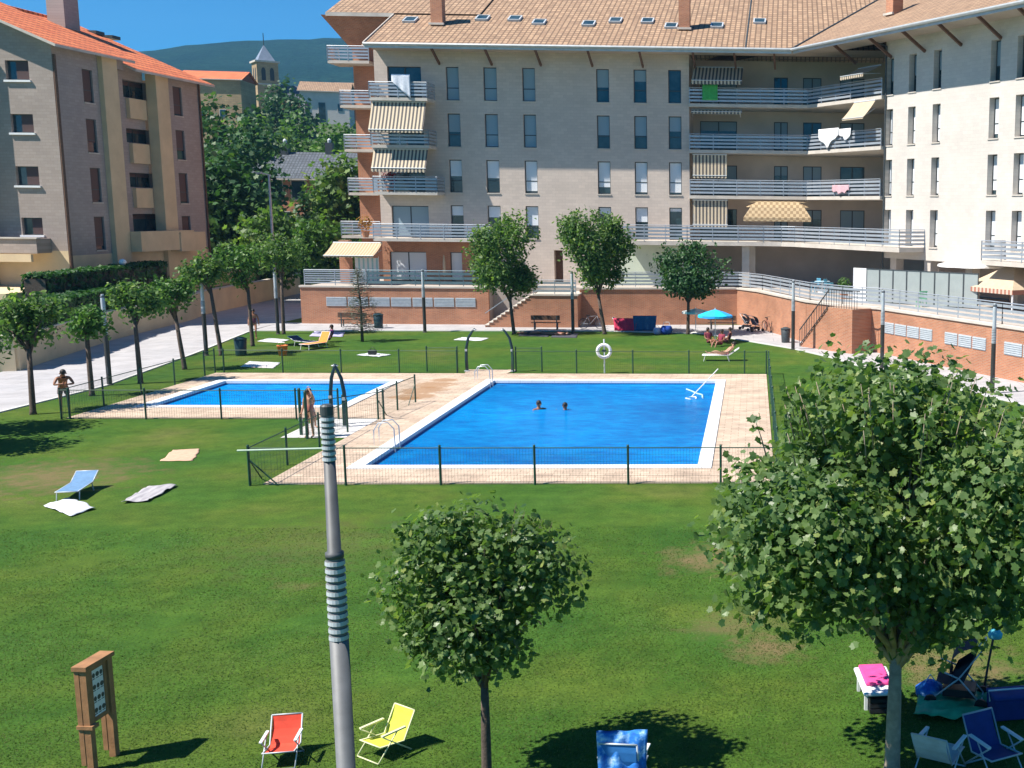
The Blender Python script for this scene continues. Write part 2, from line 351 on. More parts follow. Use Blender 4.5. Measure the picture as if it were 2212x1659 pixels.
# ================================================================== FENCES
def fence(label, P, Q, hgt=1.08, step=2.62, first=0., braces=(), wire=True):
    P, Q = Vector((*P,0)), Vector((*Q,0)); d = (Q-P); L = d.length; rz = math.atan2(d.y, d.x)
    t = thing('wire_fence', label, 'fence', P, rz, 'green wire fences round the pools'); x = first; xs = []
    while x <= L+.05: xs.append(min(x, L)); x += step
    if xs[-1] < L-.6: xs.append(L)
    if xs[0] > .6: xs.insert(0, 0)
    for x in xs:
        m = MB(); m.lathe([(.034,0),(.034,hgt+.03),(.04,hgt+.035),(.025,hgt+.06)], (x,0,0), 8); m.build('post', M['green'], t)
    m = MB(); m.tube([(0,0,hgt-.03),(L,0,hgt-.03)], .016, 6); m.build('top_rail', M['green'], t)
    if wire:
        m = MB(); k = 0; x = 0
        while x < L:
            m.bar((x,0,.03),(x,0,hgt-.03),.004); x += .085
        z = .06
        while z < hgt-.05: m.bar((0,0,z),(L,0,z),.004); z += .2
        m.build('wire_mesh', M['green'], t)
    for x0, sgn in braces:
        MB().tube([(x0,0,.75),(x0+sgn*.75,0,.02)], .02, 6).build('brace', M['green'], t)
    return t
fence('green wire fence along the far edge of the pool deck, right of the gate arches', (-11.1,YF+.15), (XB,YF+.15), first=2.9, step=2.6)
fence('green wire fence along the far edge of the small pool, left of the gate arches', (XA,YF+.15), (-13.5,YF+.15), first=.3)
fence('green wire fence running beside the path on the left edge of the small pool', (XA-.1,YS-.1), (XA-.1,YF+.15), step=2.7)
fence('green wire fence along the near edge of the small pool deck', (XA-.1,YS-.12), (-14.9,YS-.12), first=.3)
fence('green wire fence running from the front left corner back to the near gate', (-13.75,YN-.1), (-13.75,39.2), first=0, step=2.55, braces=((0,1),))
fence('long green wire fence along the front of the large pool', (-13.75,YN-.12), (XB+.1,YN-.12), first=.0, step=2.57, braces=((0,1),))
fence('green wire fence on the right edge of the large pool behind the big tree', (XB+.1,YN-.12), (XB+.1,YF+.15), first=.0, step=2.72)
fence('short green fence panel standing left of the far gate arches', (-15.2,YF+.75), (-13.8,YF+.75), 1.15, 1.4)
fence('short green fence panel standing right of the far gate arches', (-11.1,YF+.75), (-9.9,YF+.75), 1.15, 1.2)
fence('short green fence wing with a cross brace beside the small pool corner', (-13.5,41.6), (-13.2,45.2), 1.08, 1.8, braces=((0,1),(3.6,-1)))
fence('low green fence beside the near gate arches', (-15.2,38.9), (-13.2,41.5), 1.08, 1.6)
MB().tube([(-13.95,YN-.3,1.02),(-11.7,YN-.2,1.06)], .026, 8).build('pale_pole', paint('pale green pole', (.5,.62,.5), .5, .08, 5))
tag(bpy.data.objects['pale_pole'], 'pale pole laid along the top of the front fence behind the tall lamp post', 'pole')
def arch(loc, rz, lean, label, h=2.0):
    t = thing('shower_arch', label, 'shower arch', loc, rz, 'curved dark shower arches at the pool gates')
    pts = [(0,0,0),(-.02*lean,0,h*.3),(.0,0,h*.55),(.1*lean,0,h*.78),(.3*lean,0,h*.94),(.42*lean,0,h)]
    MB().tube(pts, [.075,.07,.065,.06,.05,.045], 10).build('column', M['darkpipe'], t, True)
    MB().lathe([(.02,-.06),(.075,-.05),(.08,-.02),(.03,0)], (.42*lean,0,h-.02), 10).build('shower_head', M['metal'], t, True)
    MB().lathe([(.14,0),(.14,.03),(.08,.05)], (0,0,.0), 10).build('base_plate', M['metal'], t)
    MB().box((-.05,-.11,.95),(.05,-.06,1.05)).build('push_button', M['metal'], t)
arch((-13.35,YF+.7,.03), 0, 1, 'dark curved shower arch at the far gate, left one of its pair')
arch((-11.25,YF+.7,.03), 0, -1, 'dark curved shower arch at the far gate, right one of its pair')
q0, q1 = G(700,931), G(747,922)
arch((-14.75,40.55,.0), 0, .55, 'dark curved shower arch at the near gate, mostly behind the tall lamp post', 2.15)
arch((q1.x,q1.y,.0), 0, -.75, 'dark curved shower arch at the near gate, clear of the tall lamp post', 2.2)
for k, (px, py, lab) in enumerate(((651,940,'dark green gate post with no curve beside the near showers, outer one'), (664,948,'dark green gate post with no curve beside the near showers, inner one'))):
    q = G(px, py); t = thing('gate_post', lab, 'gate post', q, 0, 'gate posts at the near gate')
    MB().lathe([(.05,0),(.05,1.55),(.055,1.56),(.03,1.6)], (0,0,0), 10).build('post', M['green'], t)
    MB().box((-.06,-.02,.5),(.06,.02,.56)).build('hinge', M['metal'], t)
m = MB(); m.sheet([(-15.6,38.2),(-13.5,38.2),(-13.5,41.7),(-15.6,41.7)], .012); struct('shower_pavement', m, M['concrete'])
# lifebuoy on its stand
q = G(1306,806); t = thing('lifebuoy_stand', 'white ring lifebuoy hung on a post at the far side of the large pool', 'lifebuoy', q)
MB().tube([(0,0,0),(0,0,1.6)], .035, 8).build('post', M['white'], t); m = MB()
for i in range(24):
    a, b = 2*math.pi*i/24, 2*math.pi*(i+1)/24
    for k in range(8):
        u, v = 2*math.pi*k/8, 2*math.pi*(k+1)/8
        P = lambda A, B: ((.3+.075*math.cos(B))*math.cos(A), -.1+.075*math.sin(B), 1.05+(.3+.075*math.cos(B))*math.sin(A))
        m.add([P(a,u),P(b,u),P(b,v),P(a,v)], [(0,1,2,3)])
m.build('ring', M['white'], t, True)
MB().box((-.1,-.08,1.0),(.1,-.03,1.1)).build('bracket', M['frame'], t)
# pole of the pool net leaning on the fence
a, b = G(1551,797,.9), G(1493,858,-.1)
t = thing('pool_net', 'long white pool net pole leaning into the far right corner of the large pool', 'pool net', b)
MB().tube([(0,0,0), a-b], .022, 8).build('pole', M['white'], t)
m = MB()
for i in range(12):
    p = [Vector((.22*math.cos(x), .3*math.sin(x)-.25, -.0+.03*math.sin(2*x))) for x in (2*math.pi*i/12, 2*math.pi*(i+1)/12)]
    m.bar(p[0], p[1], .04)
m.build('net_hoop', M['white'], t)
q = G(1500,850,-.08); m = MB(); m.tube([q+Vector((-.4,1.2,0)), q+Vector((-.1,.5,.01)), q+Vector((.1,0,.0)), q+Vector((.35,-.4,.01)), q+Vector((.4,-1.2,0))], .032, 8)
tag(m.build('floating_hose', paint('pale blue hose', (.45,.66,.72), .5, .1, 4)), 'pale floating hose drifting at the far right corner of the large pool', 'hose')
# ================================================================== BUILDING HELPERS
class Frame:
    def __init__(s, P, rz): s.P = Vector(P[:2]); s.rz = rz; s.D = Vector((math.cos(rz), math.sin(rz))); s.n = Vector((-s.D.y, s.D.x))
    def loc(s, px, py, v=0.):
        P = s.P + v*s.n; w = on_plane(px, py, P, s.D); return ((w.xy-s.P).dot(s.D), w.z)
    def u(s, px, py, v=0.): return s.loc(px, py, v)[0]
    def local(s, w): d = Vector(w[:2])-s.P; return (d.dot(s.D), d.dot(s.n))
    def world(s, u, v, z=0.): p = s.P+u*s.D+v*s.n; return Vector((p.x, p.y, z))
    def on_slope(s, px, py, zE, vE, t):
        d = ray(px, py); dn = d.xy.dot(s.n); on = s.P.dot(s.n)
        k = (zE-HCAM+(vE-on)*t)/(d.z-dn*t); w = d*k+Vector((0,0,HCAM)); a = s.local(w); return a[0], a[1], w.z
def wall_holes(mb, u0, u1, z0, z1, holes, depth, v=0., m=0, mr=0):
    us = sorted({u0, u1, *[h[0] for h in holes], *[h[1] for h in holes]}); zs = sorted({z0, z1, *[h[2] for h in holes], *[h[3] for h in holes]})
    us = [x for x in us if u0-1e-6 <= x <= u1+1e-6]; zs = [x for x in zs if z0-1e-6 <= x <= z1+1e-6]
    for a, b in zip(us, us[1:]):
        for c, d in zip(zs, zs[1:]):
            cu, cz = (a+b)/2, (c+d)/2
            if any(h[0] < cu < h[1] and h[2] < cz < h[3] for h in holes): continue
            mb.add([(a,v,c),(b,v,c),(b,v,d),(a,v,d)], [(0,1,2,3)], m)
    for a, b, c, d in holes:
        e = v+depth
        mb.add([(a,v,c),(a,e,c),(a,e,d),(a,v,d)], [(0,1,2,3)], mr); mb.add([(b,v,c),(b,v,d),(b,e,d),(b,e,c)], [(0,1,2,3)], mr)
        mb.add([(a,v,d),(a,e,d),(b,e,d),(b,v,d)], [(0,1,2,3)], mr); mb.add([(a,v,c),(b,v,c),(b,e,c),(a,e,c)], [(0,1,2,3)], mr)
def window(t, a, b, c, d, depth=.22, v=0., blind=.6, bm='blind', sill=True, mull=0, name='window'):
    y = v+depth; m = MB(); f = .055
    m.box((a,y-.05,c),(a+f,y+.03,d)); m.box((b-f,y-.05,c),(b,y+.03,d)); m.box((a+f,y-.05,d-f),(b-f,y+.03,d)); m.box((a+f,y-.05,c),(b-f,y+.03,c+f))
    zm = c+(d-c)*.36
    if mull == 0: m.box((a+f,y-.045,zm),(b-f,y+.025,zm+.06))
    for k in range(1, mull): x = a+(b-a)*k/mull; m.box((x-.04,y-.045,c+f),(x+.04,y+.025,d-f))
    w = m.build(name, M['frame'], t)
    MB().box((a+f,y,c+f),(b-f,y+.015,d-f)).build('pane', M['glass'], w)
    if blind > .02:
        z = d-f-(d-c-2*f)*blind
        MB().box((a+f+.004,y-.03,z),(b-f-.004,y-.012,d-f-.002)).build('blind', M[bm], w)
    if sill: MB().box((a-.04,v-.05,c-.07),(b+.04,v+depth-.06,c-.002)).build('sill', M['slab'], w)
    return w
def railing(pts, z, h=1.0, slats=4, post=1.6, th=.022, inset=0.):
    m = MB()
    for (x0,y0),(x1,y1) in zip(pts, pts[1:]):
        p, q = Vector((x0,y0,0)), Vector((x1,y1,0)); L = (q-p).length; sh = h*.82/slats
        for k in range(slats):
            zz = z+.12+k*(h-.12)/slats+sh*.35
            m.bar(p+Vector((0,0,zz)), q+Vector((0,0,zz)), th, sh*.62)
        m.tube([p+Vector((0,0,z+h)), q+Vector((0,0,z+h))], .028, 6)
        n = max(1, round(L/post))
        for i in range(n+1):
            r = p.lerp(q, i/n); m.bar(r+Vector((0,0,z)), r+Vector((0,0,z+h)), .045)
    return m
def balcony(t, poly, z, rail, h=1.0, th=.2, slats=4, mat='rail', smat='slab'):
    b = MB().prism(poly, z-th, z).build('balcony', M[smat], t); railing(rail, z, h, slats).build('railing', M[mat], b); return b
M['awn'] = stripes('striped awning cloth', (.62,.51,.36), (.1,.09,.085), 0, .24, .5)
M['awn_plain'] = paint('beige awning cloth', (.5,.4,.28), .85, .08, 3)
M['awn_check'] = stripes('checked awning cloth', (.46,.34,.2), (.27,.185,.1), 0, .4, .5, axis2=2)
M['awn_narrow'] = stripes('narrow striped awning', (.55,.44,.3), (.42,.31,.19), 0, .2, .5)
def awning(t, u0, u1, v0, z0, v1, z1, val=.18, m='awn', name='awning'):
    mb = MB(); n = 12
    pts = [(v0+(v1-v0)*i/6, z0+(z1-z0)*i/6-.06*math.sin(math.pi*i/6)) for i in range(7)]
    for (va,za),(vb,zb) in zip(pts, pts[1:]): mb.add([(u0,va,za),(u1,va,za),(u1,vb,zb),(u0,vb,zb)], [(0,1,2,3)])
    # scalloped valance
    k = max(4, int((u1-u0)/.24))
    for i in range(k):
        a, b = u0+(u1-u0)*i/k, u0+(u1-u0)*(i+1)/k
        mb.add([(a,v1,z1),(b,v1,z1),(b,v1-.005,z1-val*.7),((a+b)/2,v1-.005,z1-val),(a,v1-.005,z1-val*.7)], [(0,1,2,3,4)])
    o = mb.build(name, M[m], t)
    q = MB(); q.tube([(u0,v1,z1),(u1,v1,z1)], .03, 6); q.tube([(u0,v0,z0),(u1,v0,z0)], .05, 6)
    for x in (u0+.1, u1-.1): q.bar((x,v0,z0-.5),(x,v1,z1-.02),.03)
    q.build('awning_arm', M['lampgrey'], o); return o
# ================================================================== MAIN APARTMENT BUILDING
b0 = G(850,700); FM = Frame((b0.x, b0.y+4.5), -.0319); FM = Frame(FM.world(FM.u(815,300),0), -.0319)
FL = [2.45, 5.52, 8.59, 11.66, 14.73]         # floor levels
WC = Vector((8.15,72.55)); FW = Frame(WC, math.atan2(-.865,.502))
zE = FM.loc(1200, 99, -2.2)[1]; TS = .45
main = thing('apartment_building', 'long four storey pale stone apartment building with a tan tiled roof facing the pools', 'building', FM.world(0,0), FM.rz)
uR = FM.u(1489,300); zT = zE-.12
rows = [FL[4]+.02, FL[3]+.02, FL[2]+.02, FL[1]+.02]
colpx = [(962,990),(1043,1072),(1127,1155),(1287,1315),(1368,1396),(1443,1471)]
holes = []; wins = []
bl = {0:(1,1,1,.55,.35,.0), 1:(.55,1,1,.6,.6,.45), 2:(.5,.55,.95,.8,.95,.95), 3:(.3,.35,.6,.2,.45,.1)}
for r, zf in enumerate(rows):
    for c, (a, b) in enumerate(colpx):
        ua, ub = FM.u(a+.034*(r*100), 145+100*r), FM.u(b+.034*(r*100), 145+100*r)
        ua, ub = FM.u(a,145), FM.u(b,145)
        holes.append((ua, ub, zf, zf+2.2)); wins.append((ua, ub, zf, zf+2.2, bl[r][c], r))
doorL = [(FM.u(836,150), FM.u(909,150), FL[4]+.02, FL[4]+2.2), (FM.u(846,460), FM.u(926,460), FL[1]+.02, FL[1]+2.15), (FM.u(838,280), FM.u(915,280), FL[3]+.02, FL[3]+2.15), (FM.u(840,380), FM.u(918,380), FL[2]+.02, FL[2]+2.15)]
gdoor = [(FM.u(842,560), FM.u(921,560), FL[0]+.02, FL[0]+2.1), (FM.u(972,560), FM.u(998,560), FL[0]+.02, FL[0]+2.1)]
pas = (FM.u(1197,560), FM.u(1216,560), FL[0], FL[0]+2.3)
mb = MB(); wall_holes(mb, 0, uR, FL[1]-.2, zT, holes+doorL, .25)
mb.add([(0,0,FL[1]-.2),(0,0,zT),(0,20,zT),(0,20,FL[1]-.2)], [(0,1,2,3)]); mb.add([(uR,0,FL[1]-.2),(uR,3.2,FL[1]-.2),(uR,3.2,zT),(uR,0,zT)], [(0,1,2,3)])
mb.build('facade', M['stone'], main)
uG = FM.u(1050,560)
mb = MB(); wall_holes(mb, 0, uG, FL[0]-.1, FL[1]-.2, gdoor, .25, v=.0); mb.build('ground_floor_wall', M['brick'], main)
uQ = FM.u(1335,560)
mb = MB(); wall_holes(mb, uG, uQ, FL[0]-.1, FL[1]-.2, [pas], .6); mb.build('ground_floor_wall', M['stone'], main)
mb = MB(); wall_holes(mb, uQ, uR, FL[0]-.1, FL[1]-.2, [], .6)
mb.build('ground_floor_wall', paint('pale green render', (.55,.62,.5), .85, .08, 1.2), main)
MB().box((pas[0],.58,pas[2]),(pas[1],.62,pas[3])).build('door', M['timber'], main)
for a, b, c, d, k, r in wins: window(main, a, b, c, d, .22, 0, k, 'blind' if r >= 2 else 'blind_shade')
for i, h in enumerate(doorL): window(main, *h, .22, 0, (.0,.95,.3,.4)[i], 'blind_shade', False, 2, 'balcony_door')
for i, h in enumerate(gdoor): window(main, *h, .22, 0, .95, 'blind', False, 2 if i == 0 else 1, 'terrace_door')
# roof
uRoofL = FM.u(785, 90, -2.2); vR = 10.; zR = zE+(vR+2.2)*TS; uRoofR = 42
mb = MB()
mb.add([(uRoofL,-2.2,zE),(uRoofR,-2.2,zE),(uRoofR,vR,zR),(uRoofL,vR,zR),(uRoofL,22.2,zE),(uRoofR,22.2,zE)], [(0,1,2,3),(3,2,5,4)])
rf = mb.build('roof', M['tile_tan'], main)
mb = MB(); mb.tube([(uRoofL,vR,zR+.03),(uRoofR,vR,zR+.03)], .14, 8); mb.build('ridge_cap', M['tile_tan'], rf)
mb = MB(); mb.add([(uRoofL,-2.18,zE-.03),(uRoofL+42,-2.18,zE-.03),(uRoofL+42,0,zT-.05),(uRoofL,0,zT-.05)], [(0,3,2,1)])
mb.add([(uRoofL,-2.18,zE-.03),(uRoofL,vR,zR-.05),(uRoofL,22.2,zE-.05),(uRoofL,22.2,zE-.3),(uRoofL,vR,zR-.35),(uRoofL,-2.18,zE-.3)], [(0,1,4,5),(1,2,3,4)])
mb.add([(uRoofL,-2.18,zE-.12),(uRoofL,vR,zR-.2),(0,vR,zR-.2),(0,-2.18,zE-.12)], [(0,1,2,3)])
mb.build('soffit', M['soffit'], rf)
mb = MB(); mb.bar((uRoofL-.02,-2.22,zE-.02),(uRoofL-.02,vR,zR-.02),.06,.2); mb.build('bargeboard', M['slab'], rf)
uJ = FM.local(FW.world(0,0))[0]
vj = None
# where the two eaves meet
def line_hit(p, d, q, e):
    k = ((q.x-p.x)*e.y-(q.y-p.y)*e.x)/(d.x*e.y-d.y*e.x); return p+d*k
EV = line_hit(FM.P-2.3*FM.n, FM.D, FW.P-2.3*FW.n, FW.D); uEV = FM.local(EV)[0]
mb = MB(); mb.tube([(uRoofL,-2.3,zE-.04),(uEV,-2.3,zE-.04)], .1, 8); mb.box((uRoofL,-2.2,zE-.28),(uEV,-2.15,zE-.02)); mb.build('gutter', M['gutter'], main)
for px in (928,1044,1153,1267,1379,1495,1585,1672):
    u = FM.u(px, 108, -1.9); MB().bar((u,-1.7,zE-.1),(u+.05,-.02,zE-1.0),.12,.16).build('eave_bracket', M['timber'], main)
def chimney(t, fr, px, py, w, h, m='brick', d=.8):
    u, v, z = fr.on_slope(px, py, zE, 2.2, TS); a = MB().box((u-w/2,v-d/2,z-.5),(u+w/2,v+d/2,z+h)).build('chimney', M[m], t)
    MB().box((u-w/2-.06,v-d/2-.06,z+h),(u+w/2+.06,v+d/2+.06,z+h+.12)).build('chimney_cap', M['slab'], a)
    MB().box((u-w/2-.12,v-d/2-.15,z-.12),(u+w/2+.12,v-d/2-.004,z+.02)).build('flashing', M['slab'], a)
def skylight(t, fr, px, py, w=.78, l=1.0):
    u, v, z = fr.on_slope(px, py, zE, 2.2, TS); n = Vector((0,-TS,1)).normalized(); d = Vector((0,1,TS)).normalized(); c = Vector((u,v,z))
    m = MB(); a, b = Vector((w/2,0,0)), d*l/2
    for p, q in ((-a-b,a-b),(a-b,a+b),(a+b,-a+b),(-a+b,-a-b)): m.bar(c+p+n*.07, c+q+n*.07, .09, .16, up=n)
    s = m.build('skylight', M['lampgrey'], t); m = MB()
    m.add([c-a-b+n*.12,c+a-b+n*.12,c+a+b+n*.12,c-a+b+n*.12],[(0,1,2,3)]); m.build('pane', M['glass'], s)
chimney(rf, FM, 947, 52, .78, 2.6); chimney(rf, FM, 1479, 62, .75, 2.6)
for px, py in ((887,45),(1043,41),(1113,42),(1165,50),(1272,53),(1330,46),(1399,47),(1450,58),(1549,57),(1641,48)): skylight(rf, FM, px, py)
# corner balconies on the left end
def box_balcony(t, px0, px1, v0, v1, z, h=1.0, left=True, py=300):
    a, b = FM.u(px0, py, v0), FM.u(px1, py, v0); r = [(a,v1),(a,v0),(b,v0)] + ([(b,min(0,v1))] if v1 <= 0 or px1 > 830 else [])
    return balcony(t, [(a,v0),(b,v0),(b,v1),(a,v1)], z, r if left else r[1:], h)
for k, (x0, x1) in {4:(797,922), 3:(801,926), 2:(806,944)}.items(): box_balcony(main, x0, x1, -1.7, 0, FL[k], py=200+100*(4-k))
uT0, uT1 = FM.u(806,500,-2.3), FM.u(1060,500,-2.3)
balcony(main, [(uT0,-2.3),(uT1,-2.3),(uT1,0),(uT0,0)], FL[1], [(uT0,-2.3),(uT1,-2.3),(uT1,0)], .95)
# set back brick return on the left with its own balconies
vB = 6.; uB0, uB1 = FM.u(768,250,vB), 0.
zb = FM.loc(750,30,vB-2)[1]
mb = MB(); mb.box((uB0,vB,0),(uB1-.003,20,zb-.1)); mb.build('brick_return', M['brick'], main)
for z, x0, x1 in ((FL[4]+3.07,711,800),(FL[4],733,800),(FL[3],738,800),(FL[2],742,806),(FL[1],722,808)):
    a, b = FM.u(x0,200,vB-1.6), FM.u(x1,200,vB-1.6)
    balcony(main, [(a,vB-1.6),(b,vB-1.6),(b,vB+.6),(a,vB+.6)], z, [(a,vB+.6),(a,vB-1.6),(b,vB-1.6)], 1.0)
a, b = FM.u(703,25,vB-2), FM.u(850,25,vB-2); zb2 = FM.loc(760,27,vB-2)[1]
mb = MB(); mb.add([(a,vB-2,zb2),(b+6,vB-2,zb2),(b+6,vB+10,zb2+12*TS),(a,vB+10,zb2+12*TS),(a,vB+22,zb2),(b+6,vB+22,zb2)], [(0,1,2,3),(3,2,5,4)]); q = mb.build('rear_roof', M['tile_tan'], main)
mb = MB(); mb.add([(a,vB-2,zb2-.1),(b,vB-2,zb2-.1),(b,vB+.1,zb2-.25),(a,vB+.1,zb2-.25)], [(0,3,2,1)]); mb.add([(a,vB-2,zb2),(a,vB+10,zb2+12*TS),(a,vB+10,zb2+12*TS-.3),(a,vB-2,zb2-.3)], [(0,1,2,3)])
mb.box((a,vB-2.05,zb2-.25),(b,vB-2,zb2)); mb.build('rear_soffit', M['slab'], q)
mb = MB(); mb.add([(uB0,vB-.004,zb-2.2),(uB1,vB-.004,zb-2.2),(uB1,vB-1.9,zb2-.15),(uB0-1.4,vB-1.9,zb2-.15)], [(0,1,2,3)]); mb.build('brick_corbel', M['brick'], main)
# awnings of the left corner
awning(main, FM.u(804,250,-1.5), FM.u(921,250,-1.5), -1.45, FL[4]-.25, -2.35, FL[3]+.95, .2)
awning(main, FM.u(808,350,-1.5), FM.u(925,350,-1.5), -1.45, FL[3]-.25, -2.1, FL[2]+1.55, .3)
awning(main, FM.u(720,530,-1.2), FM.u(826,530,-1.2), -1.2, FL[1]-.35, -3.0, FL[1]-1.15, .12, 'awn_narrow')
a = FM.u(733,560,-1.); b = FM.u(754,560,-1.); MB().box((a,-1.,FL[0]),(b,-.4,FL[1]-.2)).build('brick_pillar', M['brick'], main)
# loggia in the corner
uW = FM.local(FW.P)[0]; vL = 3.2
LB = line_hit(FM.P-.3*FM.n, FM.D, FW.P-.3*FW.n, FW.D); uLB, vLB = FM.local(LB)
cW = FM.local(FW.world(0,-.3)); cW2 = FM.local(FW.world(0,.0)); uE = uW+6
mb = MB(); lho = []
for k in (4,3,2,1):
    z = FL[k]+.02; py = 540-100*k
    lho += [(FM.u(1512,py,vL), FM.u(1592,py,vL), z, z+2.15), (FM.u(1672,py,vL), FM.u(1702,py,vL), z, z+2.15), (FM.u(1735,py,vL), FM.u(1775,py,vL), z, z+2.15), (FM.u(1815,py,vL), FM.u(1868,py,vL), z, z+2.15)]
wall_holes(mb, uR, uE, FL[0], zT, lho, .2, v=vL); mb.build('loggia_wall', M['render'], main)
for i, h in enumerate(lho): window(main, *h, .18, vL, (.9,.3,.6,.0)[(i*3+i//4) % 4], 'blind_shade', False, 2, 'balcony_door')
for k in (4,3,2):
    balcony(main, [(uR+.003,-.3),(uLB,vLB),cW,cW2,(uE,vL),(uR+.003,vL)], FL[k], [(uR+.05,-.28),(uLB,vLB),cW], 1.05, .22)
# long first floor balcony
uS = FM.u(1345,500,-2.2); L2 = line_hit(FM.P-2.2*FM.n, FM.D, FW.P-1.9*FW.n, FW.D); uL2, vL2 = FM.local(L2)
w1 = FM.local(FW.world(4.2,-1.9)); w2 = FM.local(FW.world(4.2,-.004)); w0 = FM.local(FW.world(0,-.004))
arc = [(uL2-2.2,vL2),(uL2-1.0,vL2-.15),(uL2-.1,vL2-.75),(uL2+.55,vL2-1.9)]
balcony(main, [(uS,-2.2),(uR,-2.2)]+arc+[w1,w2,w0,(uE,vL),(uR+.003,vL),(uR+.003,-.003),(uS,-.003)], FL[1], [(uS,0),(uS,-2.2),(uR,-2.2)]+arc+[w1,w2], 1.05, .28)
# undercroft
mb = MB(); mb.box((uR,6,FL[0]),(uE+2,6.2,FL[1]-.28)); mb.build('undercroft_wall', M['render'], main)
for px, vv in ((1611,-1.4),(1624,-.2)):
    a = FM.u(px,565,vv); MB().box((a-.25,vv-.25,FL[0]),(a+.25,vv+.25,FL[1]-.28)).build('column', M['slab'], main)
# awnings of the loggia
awning(main, FM.u(1496,160,-.2), FM.u(1604,160,-.2), .6, FL[4]+2.5, -1.1, FL[4]+1.45, .3)
awning(main, FM.u(1492,235,-.3), FM.u(1602,235,-.3), .3, FL[4]-.35, -.1, FL[4]-.5, .2)
awning(main, FM.u(1496,350,-.2), FM.u(1570,350,-.2), -.12, FL[3]-.3, -.2, FL[2]+1.35, .2)
awning(main, FM.u(1496,460,-.2), FM.u(1572,460,-.2), -.1, FL[2]-.3, -.2, FL[1]+1.1, .2)
# curved checked hood
u0, u1 = FM.u(1606,480,-1.8), FM.u(1752,480,-1.8); mb = MB(); nn = 14
prof = [(-.25,FL[2]-.35),(-.7,FL[2]-.42),(-1.25,FL[2]-.75),(-1.75,FL[2]-1.45),(-1.78,FL[2]-1.7)]
ins = [1.1,.85,.45,.0,.0]
for (va,za),(vb,zb_),ia,ib in zip(prof, prof[1:], ins, ins[1:]): mb.add([(u0+ia,va,za),(u1-ia,va,za),(u1-ib,vb,zb_),(u0+ib,vb,zb_)], [(0,1,2,3)])
for sgn, uu in ((1,u0),(-1,u1)):
    for (va,za),(vb,zb_),ia,ib in zip(prof, prof[1:], ins, ins[1:]): mb.add([(uu+sgn*ia,va,za),(uu+sgn*ib,vb,zb_),(uu+sgn*ib*.2,-.3+.0*vb,zb_)], [(0,1,2)])
mb.build('hood_awning', M['awn_check'], main)
# ------------------------------------------------------------------ right wing
vd = (FM.n+FW.n).normalized(); kk = 1/max(.2, vd.dot(FM.n)); m = MB(); p_ = []
for s_ in (0, 6., vR+2.2):
    q_ = EV+vd*(s_*kk); a_ = FM.local(q_); p_.append((a_[0], a_[1], zE+(a_[1]+2.2)*TS+.05))
m.tube(p_, .07, 6); m.build('valley_gutter', M['frame'], rf)
for px in (1610,):
    u = FM.u(px, 100, -2.2); MB().bar((u,-2.2,zE+.03),(u,vR,zR+.03),.09,.05).build('roof_joint', M['frame'], rf)
wing = thing('apartment_wing', 'sunlit white stone wing of narrow windows on the right, angled towards the pools', 'building', FW.world(0,0), FW.rz)
LW = 24.; cols = [(1914,1931),(1964,1980),(2017,2034),(2140,2161),(2197,2219)]; hw = []
ucs = [(FW.u(a,140), FW.u(b,140)) for a, b in cols]; sp = ucs[3][0]-ucs[2][0]
ucs += [(ucs[4][1]+2.8, ucs[4][1]+3.8), (ucs[4][1]+5.2, ucs[4][1]+6.2), (ucs[4][1]+8.6, ucs[4][1]+9.6)]
for r, zf in enumerate(rows):
    for a, b in ucs: hw.append((a, b, zf, zf+2.2, r))
zWB = 4.75
mb = MB(); wall_holes(mb, 0, LW, zWB, zT, [h[:4] for h in hw], .5)
mb.add([(0,0,zWB),(0,0,zT),(0,9,zT),(0,9,zWB)], [(0,1,2,3)]); mb.add([(0,0,zWB),(LW,0,zWB),(LW,4.5,zWB),(0,4.5,zWB)], [(3,2,1,0)])
mb.add([(LW,0,zWB),(LW,0,zT),(LW,20,zT),(LW,20,zWB)], [(3,2,1,0)]); mb.build('facade', M['wingstone'], wing)
for i, (a, b, c, d, r) in enumerate(hw): window(wing, a, b, c, d, .45, 0, (.62,.55,.5)[i % 3] if r == 0 else (.97,.9,.97,.99)[(i*7) % 4], 'blind_shade' if r == 0 else 'blind')
mb = MB(); mb.add([(-26,-2.2,zE+.01),(LW+1.5,-2.2,zE+.01),(LW+1.5,vR,zR+.01),(-20,vR,zR+.01),(LW+1.5,22.2,zE),(-20,22.2,zE)], [(0,1,2,3),(3,2,4,5)]); rw = mb.build('roof', M['tile_tan'], wing)
uEW = FW.local(EV)[0]
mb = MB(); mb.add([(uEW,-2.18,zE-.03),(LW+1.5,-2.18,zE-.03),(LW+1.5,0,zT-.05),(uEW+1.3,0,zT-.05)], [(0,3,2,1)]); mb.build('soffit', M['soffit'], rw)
mb = MB(); mb.tube([(uEW,-2.3,zE-.04),(LW+1.5,-2.3,zE-.04)], .1, 8); mb.box((uEW,-2.2,zE-.28),(LW+1.5,-2.15,zE-.02)); mb.build('gutter', M['gutter'], wing)
for px in (1808,1884,1956,2034,2119,2207): 
    u = FW.u(px, 100-.19*(px-1800), -1.5); MB().bar((u,-1.8,zE-.1),(u,-.02,zE-1.15),.13,.17).build('eave_bracket', M['timber'], wing)
for i in range(4): u = FW.u(2207,20,-1.5)+2.6*(i+1); MB().bar((u,-1.8,zE-.1),(u,-.02,zE-1.15),.13,.17).build('eave_bracket', M['timber'], wing)
MB().tube([(.12,-.08,2.5),(.12,-.08,zT-.3),(-.35,-.5,zT-.1)], .055, 8).build('downpipe', M['frame'], wing)
def on_wing(px, py): return FW.on_slope(px, py, zE, 2.2, TS)
chimney(rw, FW, 1932, 30, .75, 2.4); chimney(rw, FW, 1776, 16, .6, 1.2)
for px, py in ((1727,45),(1782,40)): skylight(rw, FW, px, py)
